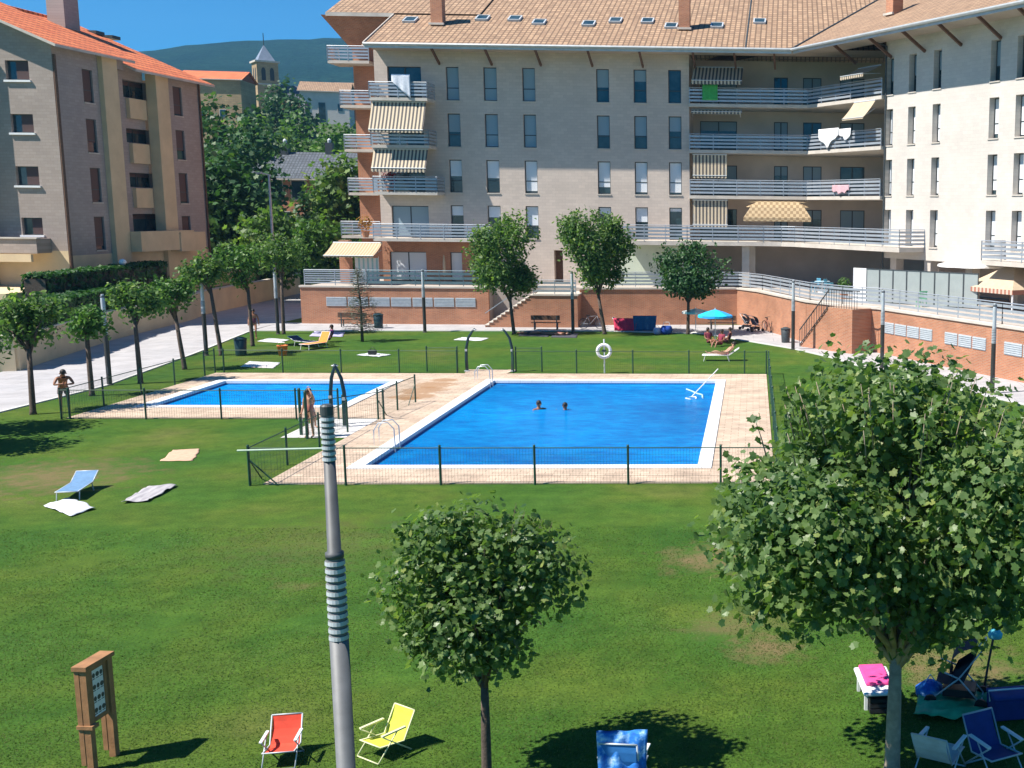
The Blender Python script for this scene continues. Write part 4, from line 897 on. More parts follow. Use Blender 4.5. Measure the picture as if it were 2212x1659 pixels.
def tree_px(name, label, bx, by, cx_, cy_, wpx, hpx, n, lsz, **k):
    b = G(bx, by); c = at_dist(cx_, cy_, b); s = b.xy.length/FX*1.02
    rx, rz_ = wpx*s/2, hpx*s/2; th = max(.5, c.z-rz_*.82)
    return tree(name, label, b, th, (c.x-b.x, c.y-b.y, c.z), (rx, rx*.95, rz_), n, lsz, **k)
# -- the two young plane trees nearest the camera
tree('plane_tree', 'round crowned young plane tree with a thin straight trunk, standing alone on the near lawn', G(1052,1690), 1.45, at_dist(1041,1275,G(1052,1690))-G(1052,1690), (1.2,1.18,1.18), 10500, .085, 'leaf_near', 'bark', .062, 11, None, MAPLE, 10, .1, .3, 18, 18, .6, .35, nl=13)
bt = G(1927,1672)
tree('plane_tree', 'big broad plane tree with a pale thick trunk filling the lower right of the view', bt, 1.75, at_dist(1945,1110,bt)-bt, (2.38,2.25,2.1), 33000, .108, 'leaf_near', 'bark_plane', .1, 23, None, MAPLE, 10, .14, .35, 26, 46, .6, .35, nl=22)
# -- three rounded trees before the brick wall
wg = 'lawn trees in front of the brick wall'
tree_px('lawn_tree', 'left one of the three green lawn trees, before the brick stairs', 1110,722, 1095,566, 150,184, 8200, .22, seed=31, group=wg, tr=.1, cs=.24, shoots=22, lm='leaf_mid', inner=.6, nl=11)
tree_px('lawn_tree', 'tallest of the three green lawn trees, right of the brick stairs', 1306,722, 1280,545, 150,206, 9200, .22, seed=32, group=wg, tr=.11, cs=.24, shoots=30, lm='leaf_mid', inner=.6, nl=12)
tree_px('lawn_tree', 'compact dark green lawn tree left of the blue parasol', 1486,722, 1488,588, 150,142, 7000, .22, seed=33, group=wg, tr=.1, cs=.23, shoots=14, inner=.6, nl=9, lm='leaf_dark')
# -- row of trees along the path
pg = 'trees in the row along the path'
for i, (bx,by,cx_,cy_,w_,h_,n_,lab,lm) in enumerate((
    (72,895,60,697,150,150,1900,'leftmost and lowest tree of the path row, its crown cut by the picture edge','leaf_mid'),
    (199,855,185,697,80,72,900,'small thin crowned tree between the first tree and the first lamp post by the path','leaf_light'),
    (304,828,287,655,104,96,1300,'loose crowned tree right of the first lamp post by the path','leaf_mid'),
    (399,798,366,643,96,98,1300,'leaning thin tree of the path row beside the low wall','leaf_light'),
    (478,768,441,592,100,86,1600,'leaning dark crowned tree of the path row at the second lamp post','leaf_mid'),
    (546,748,531,580,122,116,2300,'broad bright topped tree of the path row next to the walking person','leaf_light'),
    (613,722,606,548,122,118,2300,'dark broad tree at the far end of the path row next to a lamp post','leaf_mid'))):
    tree_px('path_tree', lab, bx,by,cx_,cy_,w_*.8,h_*.76,int(n_*.95), .2, seed=40+i, group=pg, tr=.095, cs=.22, lm=lm, shoots=12, lump=.5, nl=6, inner=.7)
for i, (X, Y) in enumerate(((-20.6,17.2),(-24.2,24.5),(-25.3,35.9),(-26.5,39.1))):
    tree('path_tree', ('path row tree standing just outside the left picture edge, nearest the camera','path row tree outside the left picture edge, next to nearest','path row tree outside the left picture edge, casting the lower shadow','path row tree outside the left picture edge, casting the upper shadow')[i], (X,Y,0), 1.9, (-.2,0,3.1), (1.5,1.3,1.1), 3000, .2, seed=60+i, group=pg, tr=.09, cs=.26)
# -- sparse cedar on the lawn
b = G(783,738); rg = random.Random(5); t = thing('young_cedar', 'thin sparse grey green young cedar in front of the left brick wall', 'tree', b); s = b.xy.length/FX; H = at_dist(772,578,b).z
tm = MB(); tm.tube([(0,0,-.05),(0,0,H*.5),(-.15,0,H)], [.09,.06,.015], 7); cm = MB()
for i in range(78):
    f = .12+.86*(i/78); z = H*f; L = (1.35*(1-f)**.75+.1)*rg.uniform(.7,1.1); a = i*2.4+rg.random(); e = Vector((math.cos(a)*L, math.sin(a)*L, z+.12*L)); o_ = Vector((-.15*max(0,f-.5)*2,0,z)); tm.tube([o_, o_.lerp(e,.6)+Vector((0,0,.04)), e], [.022,.014,.005], 4)
    for j in range(int(14+22*L)):
        q = o_.lerp(e, rg.uniform(.25,1.02))+rdir(rg)*.12; leaf(cm, q, Vector((rg.gauss(0,.5),rg.gauss(0,.5),1)), .2, NEED, rg)
tm.build('trunk', M['bark'], t, True); cm.build('crown', M['needle'], t)
# -- hedges: leaves spread over a box
def hedge(label, pts, w_, z0, z1, n, lsz, seed, lm='hedge', name='hedge'):
    rg = random.Random(seed); t = thing(name, label, 'hedge', (*pts[0],0)); L = MB(); tot = sum((Vector(b)-Vector(a)).length for a, b in zip(pts, pts[1:])); core = MB()
    for a, b in zip(pts, pts[1:]):
        A, B = Vector((*a,0))-Vector((*pts[0],0)), Vector((*b,0))-Vector((*pts[0],0)); d = (B-A); k = Vector((-d.y,d.x,0)).normalized(); core.bar(A+Vector((0,0,(z0+z1)/2)), B+Vector((0,0,(z0+z1)/2)), w_*.8, (z1-z0)*.85)
        for i in range(int(n*d.length/tot)):
            f = rg.random(); side = rg.choice((0,0,1,2)); zz = z0+(z1-z0)*rg.random(); x = rg.uniform(-.5,.5)*w_; bumpy = .14*mnoise.noise(Vector((f*d.length*.7,zz*.8,seed)))
            if side == 0: zz = z1+bumpy+rg.gauss(0,.04); nn = Vector((0,0,1))
            else: x = (.5 if side == 1 else -.5)*w_+bumpy*(1 if side == 1 else -1); nn = k*(1 if side == 1 else -1)
            leaf(L, A+d*f+k*x+Vector((0,0,zz)), nn+rdir(rg)*.7, lsz, CLUMP, rg)
    core.build('branches', M['bark'], t); L.build('leaves', M[lm], t); return t
hedge('lower clipped hedge standing on the low path wall on the left', [(-49,50.9),(-34.6,55.3),(-37.2,66.5),(-38.2,72)], 1.7, 1.3, 2.75, 8500, .26, 3)
hedge('upper clipped hedge below the taupe apartment house, behind the lower hedge', [(-38.2,63.5),(-38.9,70),(-39.5,79)], 1.3, 1.4, 3.75, 5000, .26, 4)
# -- trees behind the buildings
bgp = 'trees beyond the end of the path'
BG = [(488,168,150,135,'leaf_dark','tall bushy tree just past the far corner of the taupe house',.50),(560,215,120,150,'leaf_mid','tall mid green tree below the church tower',.45),
 (468,335,100,112,'leaf_dark','dark shaded tree filling the gap beside the taupe house',.5),(628,250,115,172,'leaf_light','sunny light green tree behind the slate roof, left one',.4),
 (692,246,110,166,'leaf_light','sunny light green tree behind the slate roof, middle one',.42),(748,250,90,172,'leaf_light','sunny light green tree behind the slate roof, nearest the flats',.42),
 (735,348,95,108,'leaf_mid','bushy tree between the slate house and the balconies',.42),(590,440,90,106,'leaf_mid','shrubby tree below the slate house on its left',.38),
 (530,400,100,114,'leaf_dark','dark tree behind the far end of the path row',.42),(702,470,70,101,'leaf_light','low bright green tree left of the first floor balcony',.36),
 (440,430,80,116,'leaf_dark','dark low tree in the shade at the foot of the taupe house',.4),(648,300,90,178,'leaf_mid','mid green tree peeping out above the slate roof',.4),(520,300,110,128,'leaf_dark','dense dark tree halfway down the gap between the buildings',.42),(590,320,100,160,'leaf_mid','mid green tree left of the slate roof',.4)]
for i, (px,ty,w_,dist,lm,lab,ls) in enumerate(BG):
    top = far_frame(px, ty, dist); rx = w_*dist/FX/2; H = top.z; rz_ = max(H*.47, rx*.9)
    tree('background_tree', lab, (top.x,top.y,0), max(.8,H-rz_*2.1), (0,0,H-rz_), (rx,rx*.9,rz_), 3600 if ls > .4 else 2600, ls*1.25, lm, seed=80+i, group=bgp, shape=CLUMP, cs=.75, per=16, tr=.25, lump=.4, limbs=6, inner=.5, nl=9)
b = far_frame(655,418,104); tree('cypress', 'slim dark columnar cypress in front of the slate house', (b.x,b.y,0), .6, (0,0,b.z*.55), (.62,.62,b.z*.47), 1500, .3, 'leaf_dark', seed=99, shape=CLUMP, cs=.25, tr=.12, lump=.2, limbs=2)
b = far_frame(603,196,262); tree('church_cedar', 'dark cedar in front of the church nave', (b.x,b.y,b.z-13), 2., (0,0,8), (3.6,3.4,6.6), 1200, .8, 'leaf_dark', seed=101, shape=CLUMP, cs=.8, tr=.25)
for i, (px, ty, w_, dist, lab) in enumerate(((430,215,60,262,'small far tree left of the church on the town slope'),(640,222,70,258,'small far tree right of the church below its roof'),(520,225,70,256,'small far tree below the pale orange roof on the town slope'))):
    b = far_frame(px, ty, dist); tree('slope_tree', lab, (b.x,b.y,b.z-11), 2., (0,0,7), (w_*dist/FX/2,)*2+(4.5,), 700, .9, 'leaf_dark', seed=110+i, group='small trees on the town slope', shape=CLUMP, cs=.8, tr=.25)
# far woodland floor of the gap: nobody could count it
rg = random.Random(77); m = MB()
for i in range(5200):
    px = rg.uniform(380,800); d_ = rg.uniform(118,235); e = ray(px, 480); k = d_/e.xy.length; g0 = max(0,(d_-165)*.105)
    leaf(m, Vector((e.x*k, e.y*k, g0+abs(rg.gauss(0,2.2)))), Vector((0,-.3,1))+rdir(rg)*.8, 1.3, CLUMP, rg)
o = m.build('undergrowth', M['leaf_dark']); tag(o, kind='stuff')
# dark ivy and shrubs at the foot of the taupe house
# -- grass blades on the near lawn, where single blades still show
rg = random.Random(8); m = MB()
for i in range(210000):
    Y = 12.2+15*rg.random()**1.7; X = rg.uniform(-.78*Y-1.2,.26*Y+.6)
    if mnoise.noise(Vector((X*.6,Y*.6,0))) < -.3+.6*rg.random()-.3: continue
    h_ = rg.uniform(.01,.026); a = rg.uniform(0,6.283); w_ = .0045+.0003*Y; dx, dy = math.cos(a)*w_, math.sin(a)*w_; l_ = Vector((rg.gauss(0,.02), rg.gauss(0,.02)))
    o_ = len(m.v); m.v += [(X-dx,Y-dy,0),(X+dx,Y+dy,0),(X+l_.x,Y+l_.y,h_)]; m.f.append((o_,o_+1,o_+2)); m.m.append(0)
g = N('grass blades'); g.rough(.8); r_ = g.n('ShaderNodeNewGeometry').outputs['Random Per Island']; p = g.pos('pos')
c = g.ramp(r_, [(0,(.06,.14,.02)),(.6,(.1,.17,.03)),(1,(.19,.22,.08))]); g.base(c); g.b.inputs['Specular IOR Level'].default_value = .2  # blades brighter than the lawn, their sunlit tips put into the colour
tr = g.n('ShaderNodeBsdfTranslucent'); g.l(c, tr.inputs['Color']); mx = g.n('ShaderNodeMixShader'); mx.inputs[0].default_value = .6; g.l(g.b.outputs[0], mx.inputs[1]); g.l(tr.outputs[0], mx.inputs[2]); g.l(mx.outputs[0], g.o.inputs['Surface'])
o = m.build('grass', g.m); tag(o, kind='stuff')
# ================================================================== PEOPLE
def skin_body(joints, edges, radii, mat, name, parent=None, extra=None, sub=1):
    names = list(joints); idx = {k: i for i, k in enumerate(names)}
    me = bpy.data.meshes.new('tmp'); me.from_pydata([tuple(joints[k]) for k in names], [(idx[a], idx[b]) for a, b in edges], []); me.update()
    o = bpy.data.objects.new('tmp', me); COL.objects.link(o)
    md = o.modifiers.new('skin', 'SKIN'); md.use_smooth_shade = True
    for i, k in enumerate(names):
        r = radii[k]; sv = me.skin_vertices[0].data[i]; sv.radius = r if isinstance(r, tuple) else (r, r); sv.use_root = (i == 0)
    sb = o.modifiers.new('sub', 'SUBSURF'); sb.levels = sub; sb.render_levels = sub
    dg = bpy.context.evaluated_depsgraph_get(); dg.update(); m2 = bpy.data.meshes.new_from_object(o.evaluated_get(dg)); bpy.data.objects.remove(o); bpy.data.meshes.remove(me)
    if extra:
        bm = bmesh.new(); bm.from_mesh(m2); m3 = bpy.data.meshes.new('x'); m3.from_pydata(extra.v, [], extra.f); bm.from_mesh(m3); bm.to_mesh(m2); bm.free(); bpy.data.meshes.remove(m3)
    m2.name = name; m2.materials.clear(); m2.materials.append(mat); m2.polygons.foreach_set('use_smooth', [True]*len(m2.polygons)); m2.polygons.foreach_set('material_index', [0]*len(m2.polygons))
    r = bpy.data.objects.new(name, m2); COL.objects.link(r)
    if parent is not None: r.parent = parent
    return r
STAND = dict(pelvis=(0,0,.93), waist=(0,0,1.09), chest=(0,0,1.29), neck0=(0,.01,1.45), neck=(0,0,1.52), head=(0,-.02,1.6), crown=(0,0,1.7),
 hipL=(.1,0,.88), kneeL=(.11,-.03,.5), ankL=(.11,.01,.09), toeL=(.13,-.15,.035), hipR=(-.1,0,.88), kneeR=(-.11,-.03,.5), ankR=(-.11,.01,.09), toeR=(-.13,-.15,.035),
 shL=(.18,0,1.41), elL=(.25,.02,1.13), wrL=(.27,-.07,.89), palL=(.27,-.1,.81), shR=(-.18,0,1.41), elR=(-.25,.02,1.13), wrR=(-.27,-.07,.89), palR=(-.27,-.1,.81))
RAD = dict(pelvis=(.15,.11), waist=(.135,.1), chest=(.165,.115), neck0=(.09,.075), neck=.055, head=(.078,.095), crown=(.055,.065), hipL=.088, hipR=.088, kneeL=.056, kneeR=.056, ankL=.038, ankR=.038, toeL=.03, toeR=.03,
 shL=.06, shR=.06, elL=.042, elR=.042, wrL=.028, wrR=.028, palL=(.036,.022), palR=(.036,.022))
BE = [('pelvis','waist'),('waist','chest'),('chest','neck0'),('neck0','neck'),('neck','head'),('head','crown')]
for s in 'LR': BE += [('pelvis','hip'+s),('hip'+s,'knee'+s),('knee'+s,'ank'+s),('ank'+s,'toe'+s),('chest','sh'+s),('sh'+s,'el'+s),('el'+s,'wr'+s),('wr'+s,'pal'+s)]
def person(label, loc, rz=0, pose=None, skin='skin', hair='hair', clothes=('shorts',(.05,.06,.08)), scale=1., long_hair=False, face=(0,-1,0), group=None, top=None):
    t = thing('person', label, 'person', loc, rz, group); t.scale = (scale,)*3
    J = {k: Vector(v) for k, v in STAND.items()}
    for k, v in (pose or {}).items(): J[k] = Vector(v)
    ex = MB(); upv = (J['crown']-J['neck']).normalized(); f = Vector(face).normalized(); f = (f-upv*f.dot(upv)).normalized(); sd = upv.cross(f)*-1
    H = J['head']
    ex.tube([H+f*.085+upv*.03, H+f*.118-upv*.012, H+f*.088-upv*.025], [.012,.019,.012], 6)                  # nose
    for s in (-1,1): ex.tube([H+sd*s*.082+upv*.03-f*.0, H+sd*s*.1+upv*.005, H+sd*s*.084-upv*.03], [.012,.022,.01], 6)   # ears
    ex.tube([H+f*.086-upv*.055-sd*.025, H+f*.096-upv*.055, H+f*.086-upv*.055+sd*.025], [.006,.01,.006], 5)   # lips
    for s in 'LR':                                                                                          # five fingers each
        w, p = J['wr'+s], J['pal'+s]; d = (p-w).normalized(); a = d.orthogonal().normalized()
        if abs(a.dot(Vector((0,1,0)))) < .5: a = d.cross(a)
        c = d.cross(a)
        for i, L in enumerate((.062,.074,.07,.055)):
            b = p+a*(.033-.022*i)+d*.02; ex.tube([b, b+d*L*.5+c*.006, b+d*L*.8+c*.03], [.0095,.0085,.006], 5)
        ex.tube([w.lerp(p,.4)+a*.028, w.lerp(p,.75)+a*.058+c*.01, p+a*.06+d*.01+c*.02], [.012,.0105,.007], 5)
    body = skin_body(J, BE, RAD, M[skin], 'body', t, ex)
    em = MB()
    for s in (-1,1):
        c = H+f*.09+sd*s*.032+upv*.02; em.lathe([(.0005,-.011),(.009,-.007),(.0115,0),(.009,.007),(.0005,.011)], c, 8)
    em.build('eyes', M['black'], t, True)
    hm = MB(); c = H+upv*.045-f*.012; n1, n2 = 7, 14
    for i in range(n1+1):
        th = math.pi*.56*i/n1
        for k in range(n2):
            ph = 2*math.pi*k/n2; low = 1+(.55 if long_hair else .12)*max(0, -math.cos(ph))*(i/n1)
            q = c+upv*(.115*math.cos(th*low))+(f*math.cos(ph)*.108+sd*math.sin(ph)*.098)*math.sin(min(th*low, 2.2)); hm.v.append(tuple(q))
    for i in range(n1):
        for k in range(n2): hm.f.append((i*n2+k,i*n2+(k+1)%n2,(i+1)*n2+(k+1)%n2,(i+1)*n2+k)); hm.m.append(0)
    hm.build('hair', M[hair], t, True)
    for nm, col in ([clothes] if clothes else [])+([top] if top else []):
        m = paint(nm+' cloth', col, .85, .1, 8)
        if nm == 'shorts':
            js = {k: J[k] for k in ('pelvis','waist','hipL','hipR')}; js['waist'] = J['pelvis'].lerp(J['waist'],.6)
            for s in 'LR': js['th'+s] = J['hip'+s].lerp(J['knee'+s],.55)
            skin_body(js, [('pelvis','waist'),('pelvis','hipL'),('pelvis','hipR'),('hipL','thL'),('hipR','thR')], dict(pelvis=(.165,.125), waist=(.15,.115), hipL=.105, hipR=.105, thL=.092, thR=.092), m, 'shorts', t)
        elif nm == 'swimsuit':
            js = {k: J[k] for k in ('pelvis','waist','chest')}; js['hipL'] = J['pelvis'].lerp(J['hipL'],.9); js['hipR'] = J['pelvis'].lerp(J['hipR'],.9)
            skin_body(js, [('pelvis','waist'),('waist','chest'),('pelvis','hipL'),('pelvis','hipR')], dict(pelvis=(.163,.122), waist=(.147,.112), chest=(.172,.126), hipL=.1, hipR=.1), m, 'swimsuit', t)
        else:
            js = {k: J[k] for k in ('chest','waist','pelvis','shL','shR')}; js['neck0'] = J['chest'].lerp(J['neck0'],.75)
            for s in 'LR': js['sl'+s] = J['sh'+s].lerp(J['el'+s],.6)
            skin_body(js, [('chest','waist'),('waist','pelvis'),('chest','neck0'),('chest','shL'),('chest','shR'),('shL','slL'),('shR','slR')], dict(chest=(.18,.13), waist=(.155,.12), pelvis=(.165,.125), neck0=(.1,.085), shL=.075, shR=.075, slL=.062, slR=.062), m, 'shirt', t)
    return t
LEAN = dict(waist=(0,-.06,1.08), chest=(0,-.2,1.24), neck0=(0,-.32,1.36), neck=(0,-.36,1.42), head=(0,-.42,1.48), crown=(0,-.44,1.58), shL=(.18,-.28,1.33), shR=(-.18,-.28,1.33), elL=(.3,-.42,1.1), elR=(-.3,-.42,1.1), wrL=(.08,-.5,1.1), wrR=(-.08,-.5,1.12), palL=(.0,-.53,1.1), palR=(.0,-.52,1.14), kneeL=(.12,-.08,.5), ankL=(.12,.05,.09), toeL=(.14,-.11,.035))
q = G(141,893); person('bare chested tanned man in dark shorts leaning on the fence corner by the path', (q.x,q.y,0), R(35), LEAN, 'skin_tan', clothes=('shorts',(.16,.12,.13)), scale=1.03)
WALK = dict(kneeL=(.1,-.2,.52), ankL=(.1,-.16,.1), toeL=(.11,-.33,.06), kneeR=(-.1,.02,.5), ankR=(-.1,.22,.12), toeR=(-.11,.1,.03), wrL=(.26,.12,.92), palL=(.27,.15,.84), wrR=(-.26,-.2,.95), palR=(-.26,-.27,.89))
q = G(550,733); person('person in a dark swimsuit walking down the path beside a tree trunk', (q.x,q.y,.006), R(20), WALK, 'skin_tan', clothes=('swimsuit',(.12,.03,.06)), long_hair=True)
SHOWER = dict(elL=(.24,-.1,1.55), wrL=(.12,-.1,1.72), palL=(.08,-.08,1.78), shL=(.17,0,1.43))
q = G(690,948); person('person with pale skin rinsing under the near shower arch, arm raised', (q.x-.35,q.y+.2,.0), R(-20), SHOWER, 'skin', clothes=('swimsuit',(.5,.18,.14)), long_hair=True, scale=.95)
q = G(678,925); person('smaller person waiting in the shower area behind the lamp post', (q.x-.1,q.y,.0), R(60), WALK, 'skin', clothes=('shorts',(.45,.4,.38)), scale=.8)
SWIM = dict(shL=(.18,0,1.41), elL=(.42,-.12,1.3), wrL=(.5,-.35,1.34), palL=(.5,-.42,1.36), elR=(-.42,-.12,1.3), wrR=(-.5,-.35,1.34), palR=(-.5,-.42,1.36))
for px, py, lab, hh, rz in ((1164,884,'dark haired swimmer, left of the two in the large pool',-1.5,40),(1221,885,'dark haired swimmer, right of the two in the large pool',-1.56,-30)):
    q = G(px, py, -.1); person(lab, (q.x,q.y,hh), R(rz), SWIM, 'skin_tan', clothes=('shorts',(.05,.05,.1)), long_hair=True, group='swimmers in the large pool')
SIT = dict(pelvis=(0,0,.3), waist=(0,.06,.45), chest=(0,.14,.64), neck0=(0,.17,.79), neck=(0,.17,.86), head=(0,.14,.94), crown=(0,.16,1.04), hipL=(.1,-.02,.29), hipR=(-.1,-.02,.29), kneeL=(.13,-.42,.42), kneeR=(-.13,-.42,.42), ankL=(.13,-.6,.09), ankR=(-.13,-.62,.09), toeL=(.13,-.76,.05), toeR=(-.13,-.78,.05), shL=(.18,.15,.76), shR=(-.18,.15,.76), elL=(.24,.05,.5), elR=(-.24,.05,.5), wrL=(.18,-.18,.44), wrR=(-.18,-.18,.44), palL=(.16,-.26,.45), palR=(-.16,-.26,.45))
RECL = dict(pelvis=(0,0,.36), waist=(0,.14,.44), chest=(0,.3,.58), neck0=(0,.42,.7), neck=(0,.46,.76), head=(0,.48,.84), crown=(0,.52,.93), hipL=(.1,-.04,.36), hipR=(-.1,-.04,.36), kneeL=(.12,-.42,.5), kneeR=(-.12,-.44,.4), ankL=(.12,-.8,.4), ankR=(-.12,-.85,.38), toeL=(.13,-.92,.48), toeR=(-.13,-.97,.47), shL=(.18,.38,.67), shR=(-.18,.38,.67), elL=(.27,.22,.5), elR=(-.27,.22,.5), wrL=(.2,.0,.46), wrR=(-.2,.0,.46), palL=(.18,-.08,.46), palR=(-.18,-.08,.46))
# ================================================================== POOLSIDE FURNITURE
def fabric(name, c): return paint(name, c, .85, .12, 7, bump=.1)
def lounger(label, loc, rz, col, frame='white', back=38, group='sun loungers on the lawn'):
    t = thing('sun_lounger', label, 'sun lounger', loc, rz, group); m = MB(); bb = Vector((0, .62*math.cos(R(back)), .62*math.sin(R(back)))); y0 = .35; z0 = .3
    for s in (-.29,.29):
        m.tube([(s,-1.0,z0),(s,y0,z0)], .017, 6); m.tube([(s,y0,z0), Vector((s,y0,z0))+bb], .017, 6)
    m.tube([(-.29,-1.0,z0),(.29,-1.0,z0)], .017, 6); m.tube([Vector((-.29,y0,z0))+bb, Vector((.29,y0,z0))+bb], .017, 6); m.build('frame', M[frame], t, True)
    for y in (-.85, .25):
        for s in (-.29,.29): MB().tube([(s,y,z0),(s,y+(-.08 if y < 0 else .12),.0)], .016, 6).build('leg', M[frame], t)
    mm = fabric('lounger fabric', col)
    m = MB(); n_ = 8
    for i in range(n_): y = -.99+1.33*i/n_; m.add([(-.28,y,z0+.01),(.28,y,z0+.01),(.28,y+1.33/n_,z0+.01),(-.28,y+1.33/n_,z0+.01)], [(0,1,2,3)])
    m.build('seat', mm, t); m = MB(); a, b = Vector((-.28,y0,z0+.01)), Vector((.28,y0,z0+.01)); m.add([a,b,b+bb,a+bb], [(0,1,2,3)]); m.build('backrest', mm, t); return t
def beach_chair(label, loc, rz, col, frame='lampgrey', group='beach chairs on the near lawn', sh=.26, arm='white', back=62):
    t = thing('beach_chair', label, 'beach chair', loc, rz, group); m = MB(); bb = Vector((0, .5*math.cos(R(back)), .5*math.sin(R(back)))); w = .25; y1 = .22
    for s in (-w,w):
        m.tube([(s,-.24,sh+.02),(s,y1,sh-.04),Vector((s,y1,sh-.04))+bb], .013, 6)
        m.tube([(s*1.06,-.3,.02),(s*1.06,.1,sh+.2)], .012, 6); m.tube([(s*1.06,-.22,sh+.2),(s*1.06,.34,.02)], .012, 6)
    for y, z in ((-.3,.015),(.34,.015),(-.24,sh+.02)): m.tube([(-w*1.06,y,z),(w*1.06,y,z)], .012, 6)
    m.tube([Vector((-w,y1,sh-.04))+bb, Vector((w,y1,sh-.04))+bb], .013, 6); m.build('frame', M[frame], t, True)
    mm = fabric('beach chair fabric', col); m = MB(); pts = [(-.23,sh+.015),(-.05,sh-.02),(.12,sh-.045),(y1,sh-.03)]
    for (a,za),(b,zb_) in zip(pts, pts[1:]): m.add([(-w+.015,a,za),(w-.015,a,za),(w-.015,b,zb_),(-w+.015,b,zb_)], [(0,1,2,3)])
    m.build('seat', mm, t, True); m = MB()
    for i in range(4):
        a, b = Vector((0,y1,sh-.03))+bb*(i/4), Vector((0,y1,sh-.03))+bb*((i+1)/4); k0, k1 = Vector((0,.03,-.01))*math.sin(math.pi*i/4), Vector((0,.03,-.01))*math.sin(math.pi*(i+1)/4)
        e = Vector((w-.015,0,0)); m.add([a-e+k0,a+e+k0,b+e+k1,b-e+k1], [(0,1,2,3)])
    m.build('backrest', mm, t, True)
    for s in (-1,1): bevel(MB().box((s*w*1.1-.028,-.22,sh+.19),(s*w*1.1+.028,.24,sh+.22)).build('armrest', M[arm], t), .008)
    return t
def towel(label, corners, m, seed=1, name='towel', cat='towel', group=None, h=.03, n=14):
    """cloth over four ground points, with folds and a little thickness"""
    c = [Vector((*G(*p).xy,0)) if not isinstance(p, Vector) else p for p in corners]; o0 = c[0]; mb = MB()
    for j in range(n+1):
        for i in range(n+1):
            a = c[0].lerp(c[1], i/n).lerp(c[3].lerp(c[2], i/n), j/n)-o0; e = Vector((a.x,a.y,0)); q = e+Vector((.05*mnz(e*3,seed), .05*mnz(e*3,seed+5), .012+h*(.5+.5*mnz(e*5,seed+9)))); mb.v.append(tuple(q))
    for j in range(n):
        for i in range(n): k = j*(n+1)+i; mb.f.append((k,k+1,k+n+2,k+n+1)); mb.m.append(0)
    o = mb.build(name, m, smooth=True, loc=o0); s = o.modifiers.new('thickness', 'SOLIDIFY'); s.thickness = .008; return tag(o, label, cat, group)
def aim(p, q):
    d = G(*q)-G(*p); return math.atan2(-d.x, d.y)
def mnz(v, s):
    from mathutils import noise as q; return q.noise(Vector((v.x,v.y,s*3.7)))
tw = fabric('white towel', (.6,.62,.65)); tg = stripes('grey towel', (.42,.4,.41), (.33,.31,.33), 0, .22, .6); tp = fabric('salmon towel', (.6,.38,.26))
towel('rumpled white towel on the lawn in front of the blue lounger', [(95,1096),(152,1117),(208,1100),(150,1078)], tw, 2, h=.07)
towel('twisted pale grey towel on the left lawn', [(262,1089),(318,1085),(384,1050),(322,1052)], tg, 3, h=.09)
towel('flat salmon towel on the left lawn', [(346,997),(418,996),(432,970),(374,973)], tp, 4, h=.015)
q = G(170,1066); lounger('pale blue sun lounger with its back raised behind the rumpled white towel', (q.x,q.y,0), aim((140,1082),(204,1040)), (.13,.25,.42), 'lampgrey', 25).scale = (.9,.82,.8)
# near beach chairs
q = G(611,1646); beach_chair('red beach chair with white armrests on the near lawn', (q.x,q.y,0), R(8), (.72,.07,.035), sh=.27).scale = (.8,.8,.8)
q = G(826,1632); beach_chair('yellow beach chair seen from the side beside the tall lamp post', (q.x,q.y+.05,0), R(-35), (.52,.55,.06), 'lampgrey', arm='white', sh=.25).scale = (.85,.85,.85)
M['cream'] = paint('cream tube', (.72,.72,.42), .5, .06, 5)
for o in KIDS(bpy.data.objects['beach_chair.001']):
    if o.name.startswith(('frame','armrest')): o.data.materials[0] = M['cream']
q = G(1350,1705); bc = beach_chair('beach chair draped with blue towels at the bottom edge of the lawn', (q.x,q.y,0), R(172), (.03,.2,.55), sh=.34, back=78)
def drape(label, loc, rz, m, w=.6, h=.75, seed=1, d=.12, name='towel'):
    """a cloth hung over a bar: front and back sheets joined at the top"""
    mb = MB(); n = 22; k = 16
    for j in range(k+1):
        s = j/k; front = s < .55; f = (s/.55) if front else (1-s)/.45
        for i in range(n+1):
            x = -w/2+w*i/n; y = (-1 if front else 1)*(.02+d*(1-f)**1.2); z = h*(f**.8 if True else f); fold = .035*math.sin(x*26+seed)*(1-f*.75)+.02*mnz(Vector((x*6,s*6,0)),seed)
            mb.v.append((x*(1-.12*(1-f)), y+fold*(-1 if front else 1), z+.01*mnz(Vector((x*5,0,0)),seed+2)))
    for j in range(k):
        for i in range(n): a = j*(n+1)+i; mb.f.append((a,a+1,a+n+2,a+n+1)); mb.m.append(0)
    o = mb.build(name, m, smooth=True, loc=loc); o.rotation_euler = (0,0,rz); sd = o.modifiers.new('thickness', 'SOLIDIFY'); sd.thickness = .012; return tag(o, label, 'towel')
g = N('blue white towel'); g.rough(.9); c = g.ramp(g.noise(5, 3, .6), [(.36,(.01,.09,.42)),(.5,(.02,.2,.62)),(.6,(.25,.5,.8)),(.68,(.75,.82,.88))]); g.base(c); g.bump(g.noise(40), .3); M['tblue'] = g.m
drape('blue and white patterned towel draped over a chair at the bottom edge', Vector((q.x,q.y-.22,.16)), R(3), M['tblue'], .66, .78, 3, .14)
